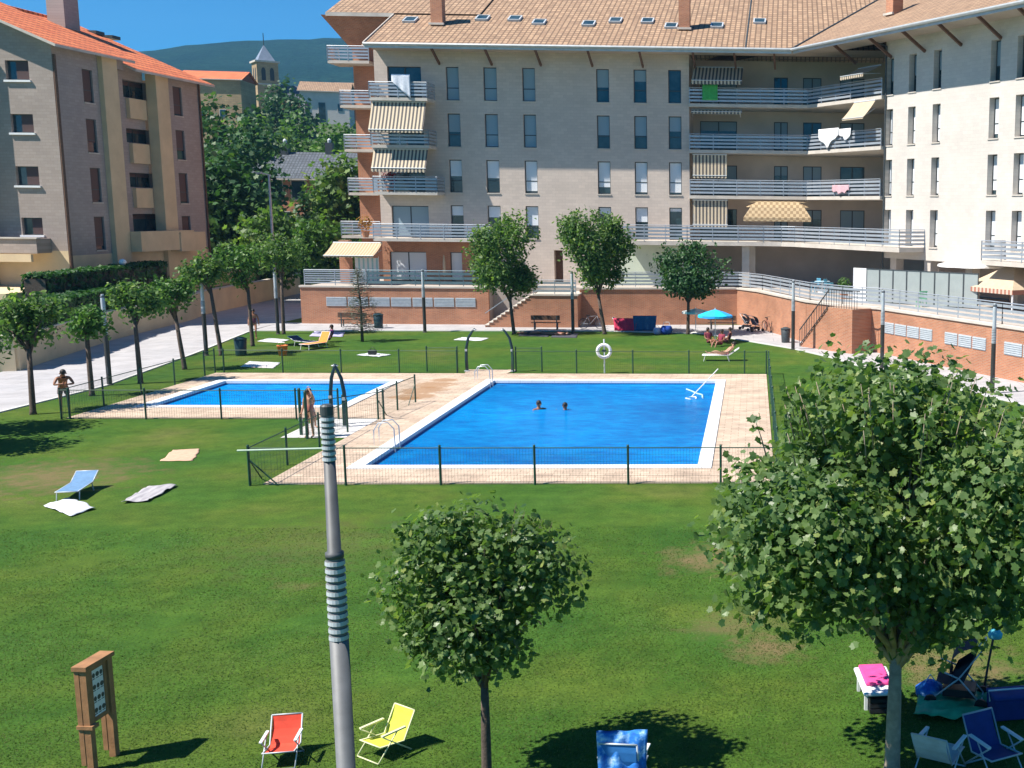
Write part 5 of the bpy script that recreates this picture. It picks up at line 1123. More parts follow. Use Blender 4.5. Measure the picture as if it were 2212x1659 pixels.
# information board
pf = G(248,1632); tn = at_dist(184,1440,G(195,1740)); pn = None
hs = 1.5; a = G(181,1438,hs); A = Vector((a.x,a.y,0)); B = Vector((pf.x,pf.y,0)); d = (B-A); L = d.length
t = thing('notice_board', 'wooden notice board on two tall brown posts on the near left lawn', 'notice board', A, math.atan2(d.y,d.x))
M['wood'] = paint('warm brown wood', (.32,.16,.07), .75, .25, 6, bump=.2)
for x in (0, L):
    MB().box((x-.045,-.045,-.05),(x+.045,.045,hs-.06)).build('post', M['wood'], t); MB().box((x-.05,.05,.1),(x+.05,.115,hs-.062)).build('post', M['wood'], t)
MB().box((-.07,-.07,hs-.06),(L+.07,.13,hs)).build('top_rail', M['wood'], t)
m = MB()
for bx in (((.05,-.02,.66),(.11,.03,hs-.062)),((L-.11,-.02,.66),(L-.05,.03,hs-.062)),((.112,-.02,.66),(L-.112,.03,.72)),((.112,-.02,hs-.122),(L-.112,.03,hs-.062))): m.box(*bx)
m.build('board_frame', M['wood'], t)
bd = MB().box((.113,-.01,.722),(L-.113,.015,hs-.123)).build('board', M['white'], t); m = MB(); cols_ = 3; rw_ = 4
for r in range(rw_):
    for k in range(cols_):
        cx_, cz_ = .113+(L-.226)*(k+.5)/cols_, .722+(hs-.845)*(r+.5)/rw_; m.lathe([(.035,0),(.035,.002)], (0,0,0), 10)
        o_ = len(m.v)-20
        for i in range(o_, len(m.v)): x, y, z = m.v[i]; m.v[i] = (cx_+x*(.8 if (r+k) % 2 else 1), -.011-z, cz_+y)
        m.box((cx_-.03,-.0135,cz_-.055),(cx_+.025,-.011,cz_-.045))
m.build('pictograms', M['frame'], bd); MB().box((-.07,-.09,.62),(.07,.13,.67)).build('cross_piece', M['wood'], t)
# ------------------------------------------------------------------ lamp posts
def ribbed(m, r, z0, z1, n):
    prof = []
    for i in range(n): z = z0+(z1-z0)*i/n; h = (z1-z0)/n; prof += [(r*.9,z),(r,z+h*.08),(r*.97,z+h*.6),(r*.84,z+h*.66),(r*.84,z+h*.98)]
    m.lathe(prof, (0,0,0), 18)
    for i in range(len(m.f)-2):
        if (i//18) % 5 in (2,3): m.m[i] = 1
    return m
def lamp_post(label, loc, h=3.85, group='lamp posts round the lawn'):
    t = thing('lamp_post', label, 'lamp post', loc, 0, group)
    MB().lathe([(.15,0),(.15,.02),(.1,.05),(.1,h*.56)], (0,0,0), 14).build('pole', M['pole_dark'], t, False)
    ribbed(MB(), .105, h*.56, h*.72, 9).build('louvre_lamp', [M['lampgrey'],M['pole']], t); MB().lathe([(.085,h*.72),(.085,h*.95),(.06,h*.97),(.06,h)], (0,0,0), 14).build('upper_tube', M['lampgrey'], t)
    MB().lathe([(.09,h*.965),(.09,h*.985)], (0,0,0), 14).build('collar', M['pole'], t); MB().box((-.04,-.104,.5),(.04,-.098,.8)).build('access_hatch', M['frame'], t); return t
t = thing('lamp_post', 'tall grey lamp post with two ribbed sleeves, cutting the near lawn', 'lamp post', G(758,1850), 0, 'lamp posts round the lawn')
MB().lathe([(.18,0),(.18,.03),(.104,.08),(.104,2.69)], (0,0,0), 20).build('pole', M['pole'], t, True)
ribbed(MB(), .11, 2.69, 3.66, 11).build('louvre_lamp', [M['lampgrey'],M['pole']], t); MB().lathe([(.1,3.66),(.1,3.72),(.074,3.73),(.062,4.78)], (0,0,0), 20).build('upper_tube', paint('dark grey tube', (.085,.09,.095), .55, .2, 4), t, True)
ribbed(MB(), .074, 4.78, 5.3, 8).build('louvre_lamp', [M['lampgrey'],M['pole']], t); MB().lathe([(.072,5.3),(.072,5.4),(.05,5.42)], (0,0,0), 16).build('cap', M['frame'], t)
for px, py, lab in ((237,832,'grey lamp post between two thin trees on the left edge of the lawn'),(446,768,'grey lamp post against the low path wall, next to a dark leaning tree'),(601,722,'grey lamp post at the far end of the path row, against the last tree trunk'),(918,718,'slim lamp post standing clear before the grey wall vents'),(1238,722,'lamp post behind the tallest lawn tree at the end of the stairs'),(1713,755,'lamp post beside the dark bin where the pavement bends'),(1905,795,'lamp post before the shaded steps, rising out of the big tree'),(2143,850,'lamp post in front of the far right wall vents, above the big tree')):
    q = G(px, py); lamp_post(lab, (q.x,q.y,0))
q = far_frame(588,500,98); t = thing('street_lamp', 'tall thin street lamp rising between the trees in front of the slate house', 'street lamp', (q.x,q.y,0)); hh = far_frame(583,378,98).z
MB().tube([(0,0,0),(0,0,hh*.5),(0,0,hh)], [.13,.1,.07], 10).build('pole', M['lampgrey'], t, True); MB().tube([(0,0,hh),(-.5,-.2,hh+.15)], .05, 8).build('arm', M['lampgrey'], t); MB().box((-.85,-.35,hh+.08),(-.45,-.1,hh+.2)).build('lamp_head', M['lampgrey'], t)
q = on_plane(265,566,(-38.9,60),(0,1)); t = thing('globe_lamp', 'white globe lamp on a thin pole above the hedges', 'garden lamp', (q.x,q.y,1.45)); m = MB(); m.lathe([(.02,-.2),(.16,-.13),(.22,0),(.16,.13),(.02,.2)], (0,0,q.z-1.45), 16); m.build('globe', M['white'], t, True); MB().tube([(0,0,0),(0,0,q.z-1.62)], .04, 8).build('pole', M['lampgrey'], t)
# ------------------------------------------------------------------ far side of the lawn
tc = bricks('striped beach towel', (.6,.12,.1), (.1,.45,.45), (.8,.8,.8), w=3, h=.32, ms=.14, axes=(0,1), bump=0)
towel('red, white and teal striped towel on the grass behind the small pool', [(519,793),(590,796),(607,784),(540,781)], tc, 7, h=.02)
towel('white towel in the tree shade near the end of the path', [(556,738),(600,741),(628,735),(582,731)], tw, 8, h=.03)
towel('white towel under the small dark bag on the far lawn', [(769,768),(820,772),(845,767),(800,763)], tw, 9, h=.05)
towel('white towel on the grass behind the far gate arches', [(980,735),(1040,737),(1057,731),(1000,729)], tw, 10, h=.03)
q = G(805,768); t = thing('beach_bag', 'small dark bag lying on the white towel behind the small pool', 'bag', q); bevel(MB().box((-.22,-.12,.05),(.2,.14,.3)).build('bag_body', M['black'], t), .06, 3); MB().tube([(-.12,0,.29),(-.05,0,.42),(.07,0,.42),(.13,0,.29)], .012, 6).build('handle', M['black'], t)
q = G(687,752); lounger('orange sun lounger with raised back on the far lawn near the path', (q.x,q.y,0), R(-25), (.85,.28,.05), 'white', 62); q2 = G(655,748); lounger('dark sun lounger folded low to the left of the orange lounger', (q2.x,q2.y,0), R(55), (.05,.05,.1), 'white', 20)
q = G(712,738); person('person in purple sitting behind the orange lounger', (q.x,q.y,-.12), R(-60), SIT, 'skin_tan', clothes=('shorts',(.1,.02,.12)), top=('shirt',(.16,.03,.17)), long_hair=True)
lo_ = G(697,728); towel('pale lilac towel spread on the pavement edge near the purple dressed person', [(668,727),(740,728),(745,718),(680,716)], fabric('lilac towel', (.42,.4,.56)), 12, h=.03)
q = G(611,768); t = thing('bucket', 'orange bucket standing on the grass behind the small pool', 'bucket', q); MB().lathe([(.18,0),(.26,.5),(.28,.52),(.26,.53),(.23,.5),(.16,.04)], (0,0,0), 14).build('pail', fabric('orange plastic', (.75,.22,.06)), t, True); MB().tube([(-.26,0,.5),(-.16,-.1,.68),(.16,-.1,.68),(.26,0,.5)], .012, 6).build('handle', M['metal'], t)
def bin_(label, px, py, m='green', h=.95, w=.3):
    q = G(px, py); t = thing('litter_bin', label, 'litter bin', q, 0, 'litter bins'); MB().lathe([(w*.8,0),(w*.85,.05),(w,h*.85),(w*.96,h*.86)], (0,0,0), 14).build('bin_body', M[m], t, True); MB().lathe([(w*1.06,h*.86),(w*1.06,h*.92),(w*.5,h),(.04,h*1.02)], (0,0,0), 14).build('lid', M[m], t); return t
bin_('dark green bin beside the path row at the lamp post', 521, 768, 'darkpipe'); bin_('dark teal bin against the left brick wall beside the cedar', 818, 709, 'darkpipe'); bin_('dark grey bin at the foot of the lamp post where the pavement bends', 1697, 740, 'frame', .9, .28)
def picnic(label, px, py, rz):
    q = G(px, py); t = thing('picnic_bench', label, 'bench', (q.x,q.y,.006), rz, 'benches along the pavement')
    MB().box((-.9,-.2,.43),(.9,.2,.48)).build('seat', M['timber'], t); MB().box((-.9,.2,.62),(.9,.24,.92)).build('backrest', M['timber'], t)
    for x in (-.7,.7): MB().bar((x,-.15,0),(x,-.15,.43),.06).build('leg', M['frame'], t); MB().bar((x,.22,0),(x,.22,.9),.06).build('leg', M['frame'], t)
picnic('brown bench against the left brick wall behind the cedar', 765, 706, R(180)); picnic('brown bench on the pavement at the foot of the terrace stairs', 1180, 712, R(180)); picnic('brown bench under the right brick wall near the parked strollers', 1560, 712, R(175))
LIE = {k: (v[0], 1.0-v[2], .13+.0*v[1]) for k, v in STAND.items()}; LIE.update(toeL=(.13,.98,.2), toeR=(-.13,.98,.2))
q = G(1150,722); person('person lying on a dark mat at the edge of the pavement, left one', (q.x,q.y,-.04), R(95), LIE, 'skin_tan', clothes=('shorts',(.03,.03,.05)), group='people lying on mats', face=(0,0,1))
q = G(1205,724); person('person in maroon lying on a dark mat under the tallest lawn tree', (q.x,q.y,-.04), R(80), LIE, 'skin_tan', clothes=('swimsuit',(.2,.03,.05)), group='people lying on mats', face=(0,0,1))
md_ = fabric('dark mat', (.06,.06,.08))
towel('dark mat under the person lying left of the lamp post', [(1120,726),(1185,728),(1190,718),(1125,717)], md_, 13, 'beach_mat', 'mat', h=.012); towel('dark mat under the person in maroon', [(1190,729),(1245,730),(1250,720),(1195,719)], md_, 14, 'beach_mat', 'mat', h=.012)
q = G(1560,779); lounger('white sun lounger on the far lawn with a person lying on it', (q.x,q.y,0), R(-90), (.72,.72,.72), 'white', 35); person('sunburnt person in pink sitting up on the white lounger', (q.x+.1,q.y,.0), R(-90), RECL, 'skin', clothes=('swimsuit',(.75,.2,.25)), long_hair=True)
def parasol(label, px, py, rad, top_y, m, cone=.25, n=8, z0=0., name='parasol', tilt=0, base=None):
    b = base if base is not None else G(px, py, z0); t = thing(name, label, 'parasol', b); c = at_dist(px, top_y, b); h = c.z-z0; cl = MB(); o0 = [(0,0,h)]
    ring = []
    for k in range(n*3):
        a = 2*math.pi*k/(n*3); sag = 1-.06*(1-abs(math.cos(a*n/2))); ring.append((rad*sag*math.cos(a), rad*sag*math.sin(a), h-rad*cone*(1+.1*(1-abs(math.cos(a*n/2))))))
    mid = [(x*.5,y*.5,h-(h-z)*.42) for x, y, z in ring]; N_ = n*3; cl.v = o0+mid+ring
    for k in range(N_): j = (k+1) % N_; cl.f += [(0,1+k,1+j),(1+k,1+N_+k,1+N_+j,1+j)]; cl.m += [0,0]
    for k in range(N_):
        j = (k+1) % N_; x, y, z = ring[k]; x2, y2, z2 = ring[j]; s_ = len(cl.v); cl.v += [(x,y,z),(x2,y2,z2),(x2*1.01,y2*1.01,z2-.12),(x*1.01,y*1.01,z-.12)]; cl.f.append((s_,s_+1,s_+2,s_+3)); cl.m.append(0)
    cp = cl.build('canopy', m, t); MB().tube([(0,0,0),(0,0,h+.08)], .025, 8).build('pole', M['white'], t)
    rb = MB()
    for k in range(n): a = 2*math.pi*k/n; rb.bar((0,0,h-.03),(rad*.97*math.cos(a),rad*.97*math.sin(a),h-rad*cone-.03),.015)
    rb.build('ribs', M['lampgrey'], cp); MB().lathe([(.3,0),(.3,.06),(.05,.1)], (0,0,0), 12).build('foot', M['concrete'], t); return t
def two_tone(name, c1, c2):
    g = N(name); g.rough(.8); tcx = g.pos('obj'); s = g.n('ShaderNodeSeparateXYZ'); g.l(tcx, s.inputs[0]); at = g.n('ShaderNodeMath', operation='ARCTAN2'); g.l(s.outputs[1], at.inputs[0]); g.l(s.outputs[0], at.inputs[1])
    k = g.n('ShaderNodeMath', operation='MULTIPLY'); k.inputs[1].default_value = 4/math.pi; g.l(at.outputs[0], k.inputs[0]); fl = g.n('ShaderNodeMath', operation='FLOOR'); g.l(k.outputs[0], fl.inputs[0]); md = g.n('ShaderNodeMath', operation='MODULO'); md.inputs[1].default_value = 2; g.l(fl.outputs[0], md.inputs[0]); ab = g.n('ShaderNodeMath', operation='ABSOLUTE'); g.l(md.outputs[0], ab.inputs[0]); g.base(g.mix(ab.outputs[0], c1, c2)); return g.m
pb = G(1545,739); parasol('bright blue beach parasol over a seated group on the far lawn', 1540, 722, 1.0, 668, two_tone('blue parasol cloth', (.01,.5,.85), (.02,.36,.85)), .34, base=pb)
pb2 = G(1503,720); parasol('pale white and turquoise parasol left of the bright blue one', 1508, 720, .85, 666, two_tone('pale parasol cloth', (.7,.75,.76), (.35,.62,.68)), .22, base=pb2)
for px, py, rz, lab, c1 in ((1532,744,30,'person in maroon sitting in the shade of the bright blue parasol',(.2,.03,.05)),(1556,748,-40,'person in dark red sitting just right of the blue parasol pole',(.26,.03,.06)),(1572,743,-100,'dark clothed person sitting at the right end of the group under the parasol',(.09,.02,.04))):
    q = G(px, py); person(lab, (q.x,q.y,-.12), R(rz), SIT, 'skin_tan', clothes=('shorts',c1), top=('shirt',c1), group='people sitting under the blue parasol', long_hair=True)
def stroller(label, loc, rz, c, group='strollers', s=1.):
    t = thing('stroller', label, 'stroller', loc, rz, group); t.scale = (s,)*3; m = MB()
    for x in (-.24,.24): m.tube([(x,-.38,.12),(x,.05,.5),(x,.42,1.02)], .013, 6); m.tube([(x,.4,.12),(x,.05,.5),(x,-.28,.62)], .013, 6)
    m.tube([(-.24,.42,1.02),(.24,.42,1.02)], .018, 6); m.tube([(-.24,.4,.12),(.24,.4,.12)], .013, 6); m.tube([(-.24,-.38,.12),(.24,-.38,.12)], .013, 6); m.build('frame', M['lampgrey'], t, True)
    for x in (-.26,.26):
        for y in (-.38,.4):
            w = MB(); prof = [(x-.02,0),(x+.02,0)]; pts = []
            for k in range(14): a = 2*math.pi*k/14; pts.append((y+.1*math.cos(a), .11+.1*math.sin(a)))
            w.v = [(x-.02,a,b) for a, b in pts]+[(x+.02,a,b) for a, b in pts]; n_ = 14; w.f = [tuple(range(n_))[::-1], tuple(range(n_,2*n_))]+[(i,(i+1)%n_,n_+(i+1)%n_,n_+i) for i in range(n_)]; w.m = [0]*len(w.f); w.build('wheel', M['black'], t)
    mm = fabric('stroller cloth', c); sm = MB(); pr = [(-.3,.42),(-.1,.38),(.12,.42),(.3,.85)]
    for (a,za),(b,zb_) in zip(pr, pr[1:]): sm.add([(-.22,a,za),(.22,a,za),(.22,b,zb_),(-.22,b,zb_)], [(0,1,2,3)])
    for x in (-.22,.22): sm.add([(x,-.1,.38),(x,.12,.42),(x,.3,.85),(x,.0,.62)], [(0,1,2,3)])
    sm.build('seat', mm, t); hd = MB(); n_ = 8
    for i in range(n_):
        a0, a1 = math.pi*.62*i/n_, math.pi*.62*(i+1)/n_; f = lambda a: (.3-.4*math.sin(a), .72+.38*math.cos(a)-.1); (ya,za),(yb,zb_) = f(a0), f(a1); hd.add([(-.24,ya,za),(.24,ya,za),(.24,yb,zb_),(-.24,yb,zb_)], [(0,1,2,3)])
    hd.build('hood', mm, t, True); MB().box((-.2,-.2,.18),(.2,.3,.3)).build('basket', M['black'], t); return t
q = G(1614,712); stroller('dark stroller parked against the right brick wall, left of its pair', (q.x,q.y,0), R(70), (.03,.03,.045)); q = G(1632,716); stroller('grey stroller parked where the right brick wall bends', (q.x,q.y,0), R(120), (.12,.1,.12))
q = G(1350,712); lounger('crimson covered lounger under the right brick wall', (q.x,q.y,0), R(85), (.6,.03,.09), 'lampgrey', 50); q = G(1392,712); lounger('navy and teal covered lounger next to the crimson one', (q.x,q.y,0), R(-80), (.02,.1,.25), 'lampgrey', 58)
q = G(1352,713); drape('crimson towel hung over the lounger under the right brick wall', Vector((q.x,q.y-.3,.02)), 0, fabric('crimson towel', (.55,.03,.09)), 1.5, .78, 6, .25)
q = G(1394,713); drape('teal and navy towel hung over the lounger beside the crimson one', Vector((q.x,q.y-.3,.02)), R(4), fabric('navy teal towel', (.02,.12,.25)), 1.5, .95, 7, .25)
q = G(1440,722); t = thing('beach_bag', 'round blue beach bag standing left of the compact dark tree', 'bag', q); MB().lathe([(.2,0),(.34,.1),(.38,.3),(.3,.5),(.26,.52)], (0,0,0), 14).build('bag_body', fabric('blue bag cloth', (.02,.08,.4)), t, True); MB().tube([(-.25,0,.48),(-.15,0,.75),(.15,0,.75),(.25,0,.48)], .018, 6).build('handle', M['white'], t)
q = G(1420,722); t = thing('beach_bag', 'pale lilac beach bag left of the round blue bag', 'bag', q); MB().lathe([(.16,0),(.24,.08),(.26,.25),(.2,.4)], (0,0,0), 12).build('bag_body', fabric('lilac bag cloth', (.6,.5,.68)), t, True); MB().tube([(-.15,0,.38),(0,0,.56),(.15,0,.38)], .015, 6).build('handle', M['white'], t)
def bicycle(label, loc, rz, c, group='bicycles left under the brick wall'):
    t = thing('bicycle', label, 'bicycle', loc, rz, group); fm = MB(); P = dict(r=(-.5,0,.33), f=(.52,0,.33), b=(-.08,0,.3), s=(-.22,0,.78), h=(.36,0,.82))
    for a, b in (('r','b'),('r','s'),('b','s'),('s','h'),('b','h'),('h','f')): fm.tube([P[a],P[b]], .017, 6)
    fm.build('frame', fabric('bicycle paint', c), t, True); MB().tube([(.3,-.26,.98),(.36,0,.95),(.3,.26,.98)], .013, 6).build('handlebar', M['black'], t); MB().box((-.34,-.07,.84),(-.1,.07,.89)).build('saddle', M['black'], t)
    for k in 'rf':
        w = MB(); n_ = 18
        for i in range(n_): a, b = 2*math.pi*i/n_, 2*math.pi*(i+1)/n_; w.bar((P[k][0]+.32*math.cos(a),0,.33+.32*math.sin(a)),(P[k][0]+.32*math.cos(b),0,.33+.32*math.sin(b)),.035)
        wh = w.build('wheel', M['black'], t); sp = MB()
        for i in range(9): a = math.pi*i/9; sp.bar((P[k][0]+.31*math.cos(a),0,.33+.31*math.sin(a)),(P[k][0]-.31*math.cos(a),0,.33-.31*math.sin(a)),.006)
        sp.build('spokes', M['metal'], wh)
    return t
q = G(1278,710); bicycle('grey bicycle leaning under the right brick wall behind the tallest lawn tree', (q.x,q.y,0), R(4), (.3,.3,.32)); q = G(1660,716); bicycle('red brown bicycle under the bend of the right brick wall', (q.x,q.y,0), R(-60), (.3,.1,.08))
# ------------------------------------------------------------------ terrace furniture
ZT = FL[0]-.06
def plastic_chair(label, px, py, col, rz=0, group='plastic chairs on the terrace'):
    q = G(px, py, ZT); t = thing('plastic_chair', label, 'chair', q, rz, group); m = fabric('chair plastic', col)
    MB().box((-.24,-.24,.42),(.24,.24,.45)).build('seat', m, t); b = MB()
    for i in range(5): b.box((-.22+.095*i,.225,.47),(-.22+.095*i+.06,.25,.85))
    b.box((-.24,.22,.85),(.24,.255,.9)); b.build('backrest', m, t)
    for x in (-.21,.21):
        for y in (-.21,.21): MB().bar((x,y,0),(x*.95,y*.95,.42),.04).build('leg', m, t)
        MB().box((x-.03,-.24,.62),(x+.03,.23,.65)).build('armrest', m, t)
    return t
plastic_chair('light green plastic chair behind the slatted railing, nearest the glass screens', 1990, 663, (.15,.5,.28), R(200)); plastic_chair('light green plastic chair in the shade of the wing', 1968, 655, (.1,.42,.25), R(150))
plastic_chair('blue plastic chair left of the pale terrace table', 1762, 631, (.1,.35,.5), R(-60)); plastic_chair('blue plastic chair right of the pale terrace table', 1790, 633, (.12,.38,.5), R(60))
q = G(1776,632,ZT); t = thing('terrace_table', 'pale blue table between blue plastic chairs on the terrace', 'table', q); MB().lathe([(.5,.7),(.5,.74)], (0,0,0), 18).build('table_top', fabric('pale blue plastic', (.35,.5,.58)), t); MB().tube([(0,0,.0),(0,0,.7)], .04, 8).build('leg', M['white'], t); MB().lathe([(.28,0),(.28,.04)], (0,0,0), 12).build('foot', M['white'], t)
q = G(1823,645,ZT); t = thing('potted_shrub', 'pale green potted shrub at the left end of the glass screens', 'plant', q); MB().lathe([(.2,0),(.28,.4),(.3,.42)], (0,0,0), 12).build('pot', M['brick'], t); rg = random.Random(4); m = MB()
for i in range(260): d_ = rdir(rg); leaf(m, Vector((0,0,.85))+d_*rg.uniform(.15,.5), d_, .14, OVAL, rg)
m.build('leaves', M['leaf_light'], t)
# frosted screens
M['screen'] = paint('frosted screen', (.33,.37,.36), .25, .05, 2)
p0, p1 = G(1843,650,ZT), G(2112,668,ZT); d = p1-p0; L = d.length; n = 9; t = thing('screen_row', 'row of frosted glass screens in dark frames on the terrace', 'screen', p0, math.atan2(d.y,d.x))
for i in range(n):
    a, b = L*i/n, L*(i+1)/n; f = MB(); h = 1.95; f.box((a,-.03,0),(a+.04,.03,h)); f.box((b-.04,-.03,0),(b-.002,.03,h)); f.box((a+.04,-.03,0),(b-.04,.03,.05)); f.box((a+.04,-.03,h-.05),(b-.04,.03,h)); o = f.build('screen_frame', M['frame'] if i else M['white'], t); MB().box((a+.041,-.01,.051),(b-.041,.01,h-.051)).build('panel', M['screen'] if i else M['white'], o)
parasol('large white garden parasol on the terrace above the frosted screens', 2103, 660, 2.3, 552, paint('white parasol cloth', (.8,.79,.77), .8, .03, 3), .22, z0=ZT, base=G(2108,655,ZT))
# striped gazebo
q = G(2190,668,ZT); t = thing('gazebo', 'beige canopied gazebo with a red striped valance at the right edge of the terrace', 'gazebo', q, FW.rz); w_ = 2.0; hz_ = at_dist(2190,620,q).z-ZT; hp = at_dist(2190,566,q).z-ZT
for x in (-w_,w_):
    for y in (-w_,w_): MB().bar((x*.95,y*.95,0),(x*.95,y*.95,hz_),.07).build('post', M['white'], t)
m = MB(); m.add([(-w_,-w_,hz_),(w_,-w_,hz_),(w_,w_,hz_),(-w_,w_,hz_),(0,0,hp)], [(0,1,4),(1,2,4),(2,3,4),(3,0,4)]); cpy = m.build('canopy', M['awn_plain'], t); m = MB()
for a, b in (((-w_,-w_),(w_,-w_)),((w_,-w_),(w_,w_)),((-w_,w_),(-w_,-w_)),((w_,w_),(-w_,w_))): m.add([(*a,hz_),(*b,hz_),(*b,hz_-.25),(*a,hz_-.25)], [(0,1,2,3)])
m.build('valance', stripes('red white valance', (.55,.45,.36), (.36,.15,.1), 0, .3, .5), cpy); MB().box((-1.7,1.2,0),(1.7,1.3,hz_-.4)).build('side_panel', M['brick'], t)
# left terrace: striped white sheet, folded parasol, plants
def loc_main(px, py, v): u, z = FM.loc(px, py, v); return FM.world(u, v, z)
a, b = loc_main(769,584,-.9), loc_main(818,584,-.9); z1 = loc_main(790,557,-.9).z; t = thing('striped_screen', 'white and turquoise striped windbreak under the striped awning on the terrace', 'windbreak', (a.x,a.y,FL[0]), FM.rz); L = (b-a).length
MB().box((0,-.01,.05),(L,.01,z1-FL[0])).build('cloth', stripes('turquoise stripes', (.78,.8,.8), (.35,.6,.62), 0, .3, .6), t)
for x in (-.02,L+.02): MB().tube([(x,0,0),(x,0,z1-FL[0]+.1)], .02, 6).build('pole', M['white'], t)
q = loc_main(960,584,-.8); t = thing('folded_parasol', 'closed cream parasol standing before the left terrace wall', 'parasol', (q.x,q.y,FL[0])); MB().lathe([(.02,.0),(.02,.5),(.1,.55),(.09,1.4),(.04,1.9),(.01,1.95)], (0,0,0), 10).build('canopy', M['awn_plain'], t, True); MB().lathe([(.2,0),(.2,.08),(.04,.1)], (0,0,0), 10).build('foot', M['concrete'], t)
def flower_box(label, px, py, v, cols, fl, seed):
    q = loc_main(px, py, v); t = thing('flower_pot', label, 'plant', (q.x,q.y,fl), FM.rz, 'potted plants on the balconies'); MB().lathe([(.18,0),(.27,.4),(.29,.42)], (0,0,0), 12).build('pot', M['brick'], t); rg = random.Random(seed); m = MB()
    for i in range(220): d_ = rdir(rg); leaf(m, Vector((0,0,.95))+Vector((d_.x*.6,d_.y*.5,d_.z*.55))*rg.uniform(.4,1.1), d_, .16, OVAL, rg)
    m.build('leaves', leafmat('balcony leaves '+str(seed), *cols), t)
flower_box('orange and yellow leaved bush on the left end of the first floor balcony', 789, 488, -1.0, ((.25,.08,.03),(.5,.28,.06)), FL[1], 3)
flower_box('red flowering plant on the second floor corner balcony', 842, 395, -1.2, ((.12,.01,.04),(.35,.03,.08)), FL[2], 4)
# laundry and cloths on railings
def hung(label, px0, px1, py0, py1, v, col, seed, name='hung_cloth', pts=None, fr=None):
    fr = fr or FM
    def LM(px, py, v): u, z = fr.loc(px, py, v); return fr.world(u, v, z)
    a, b = LM(px0, py0, v), LM(px1, py0, v); z0 = LM(px0, py1, v).z; L = (b-a).length; h = a.z-z0; t = MB(); n = 12; k = 10
    for j in range(k+1):
        for i in range(n+1): x = i/n; hh = h*(pts(x) if pts else 1); t.v.append((x*L, .03*math.sin(x*14+seed)*j/k, -hh*j/k))
    for j in range(k):
        for i in range(n): c = j*(n+1)+i; t.f.append((c,c+1,c+n+2,c+n+1)); t.m.append(0)
    o = t.build(name, fabric('hung cloth', col), smooth=True, loc=a); o.rotation_euler = (0,0,fr.rz); s_ = o.modifiers.new('thickness','SOLIDIFY'); s_.thickness = .01; return tag(o, label, 'cloth')
hung('bright green towel hung on the top loggia railing', 1517, 1550, 182, 216, -.36, (.05,.4,.1), 1, 'towel')
hung('white folded sheet hung over the top corner balcony railing', 845, 885, 160, 212, -1.8, (.75,.78,.85), 2, 'sheet', lambda x: .3+.7*x)
hung('pointed white sheet hung on the third floor loggia railing', 1768, 1812, 280, 322, -.42, (.82,.83,.84), 3, 'sheet', lambda x: .42+.58*max(0, 1-abs(2.3*x-1.0))+.06*math.sin(17*x), FW)
hung('rounded white cloth hung beside the pointed sheet on the loggia railing', 1813, 1838, 279, 306, -.42, (.8,.8,.82), 4, 'sheet', lambda x: .45+.45*math.sin(math.pi*x**1.4)+.07*math.sin(15*x), FW)
hung('pink and white bundle of cloth on the second floor loggia railing', 1798, 1834, 400, 421, -.42, (.6,.38,.42), 5, 'cloth_bundle', lambda x: .55+.3*math.sin(math.pi*x)+.12*math.sin(19*x), FW)
# ------------------------------------------------------------------ things under the big tree
q = G(1893,1520); t = thing('sun_lounger', 'white lounger with a pink pad beside the thick trunk of the big tree', 'sun lounger', q, R(4), 'sun loungers on the lawn'); m = MB(); m.box((-.27,-.42,.3),(.27,.62,.36)); bevel(m.build('frame', M['white'], t), .03, 3); m = MB(); m.box((-.2,-.16,.362),(.2,.58,.42)); bevel(m.build('pad', fabric('pink pad', (.8,.07,.28)), t), .025, 3)
for x in (-.2,.2):
    for y in (-.2,.5): MB().bar((x,y,0),(x,y,.3),.05).build('leg', M['white'], t)
q = G(1905,1530); t = thing('crate', 'dark slatted crate tucked under the pink padded lounger', 'crate', (q.x,q.y-.05,0), R(4)); m = MB()
for z in (.02,.1,.18): m.box((-.22,-.16,z),(.22,-.14,z+.06)); m.box((-.22,.14,z),(.22,.16,z+.06)); m.box((-.22,-.14,z),(-.2,.14,z+.06)); m.box((.2,-.14,z),(.22,.14,z+.06))
m.build('slats', M['black'], t); MB().box((-.2,-.14,.0),(.2,.14,.02)).build('bottom', M['black'], t)
q = G(2070,1530); stroller('black stroller covered with bags under the big tree', (q.x,q.y+.2,0), R(-105), (.015,.02,.04), s=1.0)
towel('shiny green towel spread in front of the black stroller', [(1972,1555),(2100,1562),(2180,1520),(1990,1490)], paint('green beach cloth', (.04,.35,.16), .5, .35, 5), 21, h=.2)
q = G(2012,1515); t = thing('beach_bag', 'blue and white bag leaning on the black stroller', 'bag', (q.x,q.y+.15,0)); MB().lathe([(.14,0),(.23,.06),(.24,.16),(.1,.27)], (0,0,0), 14).build('bag_body', M['tblue'], t, True); MB().tube([(-.1,0,.24),(0,0,.38),(.1,0,.24)], .012, 6).build('handle', M['white'], t)
q = G(2125,1500); t = thing('scooter', 'child scooter with a turquoise cover leaning behind the green towel', 'scooter', q, R(20)); MB().tube([(0,0,.08),(.1,.05,.5),(.22,.1,.95)], .02, 8).build('stem', M['black'], t); MB().lathe([(.02,.0),(.11,.03),(.12,.1),(.07,.16),(.01,.17)], (.24,.1,.85), 12).build('cover', fabric('turquoise cloth', (.1,.48,.58)), t, True); MB().box((-.45,-.06,.07),(.05,.06,.1)).build('deck', M['black'], t)
